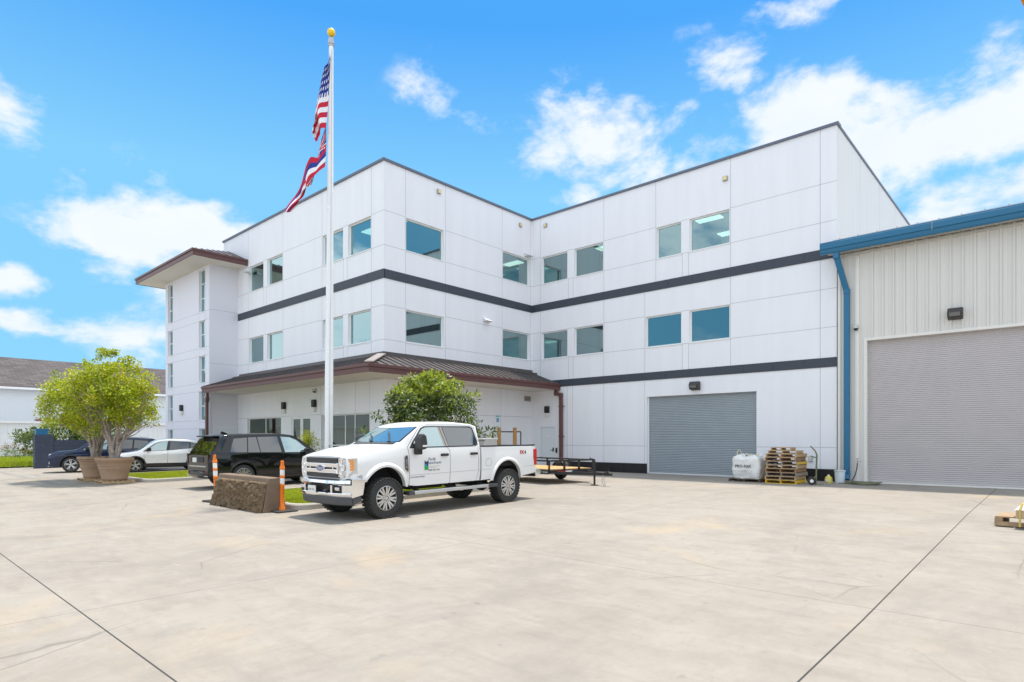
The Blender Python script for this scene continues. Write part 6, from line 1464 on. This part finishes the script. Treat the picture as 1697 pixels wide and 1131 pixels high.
# flags: limp cloth hanging from a hoist edge, folded into itself
RED = (.55,.01,.035); WHT = (.82,.82,.84); BLU = (.015,.04,.26)
def flagmat(name, c): return mat(name, c, .8, var=.05, scale=4)
def flag(name, label, px_top, px_bot, outer, pat, mats_, nu, nv, fold, seed):
    """hoist runs down beside the pole; outer(v) gives how far the bundled cloth reaches left (in photo metres) and how far it droops"""
    t = thing(name, label, 'flag', (fp.x, fp.y, FPZ)); w = MB(); V = []
    left = -(R_); fw2 = FW
    for j in range(nv+1):
        v = j/nv
        for i in range(nu+1):
            u = i/nu; h = hoist(px_top, px_bot, v); x, dz, tw = outer(u, v)
            ripple = fold*math.sin(u*15+v*3+seed)*min(1, u*3); 
            V.append(h+left*x+fw2*(ripple+tw)+Vector((0,0,dz))-Vector((fp.x, fp.y, FPZ)))
    w.v = [tuple(p) for p in V]
    for j in range(nv):
        for i in range(nu): w.f.append((j*(nu+1)+i, j*(nu+1)+i+1, (j+1)*(nu+1)+i+1, (j+1)*(nu+1)+i)); w.m.append(pat((i+.5)/nu, (j+.5)/nv))
    w.build('cloth', mats_, t, smooth=60, fix=False); return t
def at_d(px, py, dep=16.45): r = ray(px, py); return Vector((0,0,CH))+r*dep
def hoist(pt, pb, v): return at_d(pt[0]+(pb[0]-pt[0])*v, pt[1]+(pb[1]-pt[1])*v)
k_ = 16.45/F_PX
fm = [flagmat('flag_red', RED), flagmat('flag_white', WHT), flagmat('flag_blue', BLU), flagmat('flag_star', (.9,.9,.92))]
def us_pat(u, v):
    if v < .54 and u < .42:
        a, b = (u/.42*11) % 2, (v/.54*9) % 2
        return 3 if (.55 < (u/.42*6) % 1 < .95 and .45 < (v/.54*5) % 1 < .95) else 2
    return int(v*13) % 2
def us_out(u, v):      # most of the fly hangs straight down from the hoist
    x = (.02+.60*u*(.25+.75*min(1, v*1.2)))*(1-.15*u); return x, -1.55*u**1.15*(1-.25*v), .10*math.sin(u*6)
def us_out(u, v):
    fall = 1.5*(u**1.2); g_ = .48+.52*math.sin(min(1, v*1.25)*PI*.5) if v < .8 else 1-.35*(v-.8)/.2
    x = .015*min(1, u*8)+.36*math.sin(u*PI*.66)*g_
    return x, -1.25*u*(1-.62*v), .10*math.sin(u*9+v*3)
flag('us_flag', 'limp red white and blue flag with stars, the upper of two flags on the pole', (546.5, 86), (540, 212), us_out, us_pat, fm, 84, 78, .05, 0)
def hi_pat(u, v):
    if v < .5 and u < .5:
        cu, cv = abs(u/.5-.5), abs(v/.5-.5)
        if cu < .06 or cv < .08: return 0
        if cu < .10 or cv < .13: return 1
        if abs(cu-cv) < .05: return 0
        if abs(cu-cv) < .10: return 1
        return 2
    return [1,0,2,1,0,2,1,0][min(7, int(v*8))]
def hi_out(u, v):
    k = min(1, max(0, (u-.22)/.2)); vv = v*(1-k)+abs(2*v-1)*k; x = (1.12*u**1.35)*(1-vv)+(1.00*u**1.0)*vv
    return x*.98+.02*min(1, u*8), -(2.42-1.15*vv)*u+(v-vv)*1.16, .10*math.sin(u*8+v*2.5)+(.10*k if v < .5 else 0)
flag('state_flag', 'limp striped flag with small union canton, the lower of two flags on the pole', (540, 200), (537.5, 275), hi_out, hi_pat, fm, 84, 64, .05, 2)
# halyard tail by the pole on the wall side is part of the pole rope

# ------------------------------------------------------------------ orange market umbrella beside the photographer, its rim just enters the frame
uc = R_*2.105+FW*.5
Um = thing('market_umbrella', 'orange fabric umbrella whose rim shows at the top right corner', 'umbrella', (uc.x, uc.y, gz(uc.y)))
w = MB(); RU = 1.3; zr = 2.735+.12; nn = 24; V = [(0,0,zr+.62)]
for k, rr_ in enumerate((.35,.7,1.0)):
    for i in range(nn): a = 2*PI*i/nn; sc_u = RU*rr_*(1-.02*(i % 3)); V.append((sc_u*math.cos(a), sc_u*math.sin(a), zr+.62*(1-rr_**1.15)))
for i in range(nn): a = 2*PI*i/nn; V.append((RU*1.0*math.cos(a), RU*1.0*math.sin(a), zr-.12))
F_ = [(0,1+i,1+(i+1)%nn) for i in range(nn)]
for k in range(3): F_ += [(1+k*nn+i, 1+(k+1)*nn+i, 1+(k+1)*nn+(i+1)%nn, 1+k*nn+(i+1)%nn) for i in range(nn)]
w.add(V, F_); w.build('canopy', mat('orange_canvas', (.80,.33,.04), .8, var=.05), Um, fix=False)
w = MB(); w.tube((0,0,.05), (0,0,zr+.66), .025)
for i in range(8): a = 2*PI*i/8; w.bar((0,0,zr+.50), (RU*.97*math.cos(a), RU*.97*math.sin(a), zr-.02), .02, .02)
w.build('pole', WOODL, Um)
w = MB(); w.lathe([(0,0),(.32,0),(.32,.07),(.06,.10),(.05,.25),(0,.25)], 24); w.build('base', DGREY, Um, smooth=40)
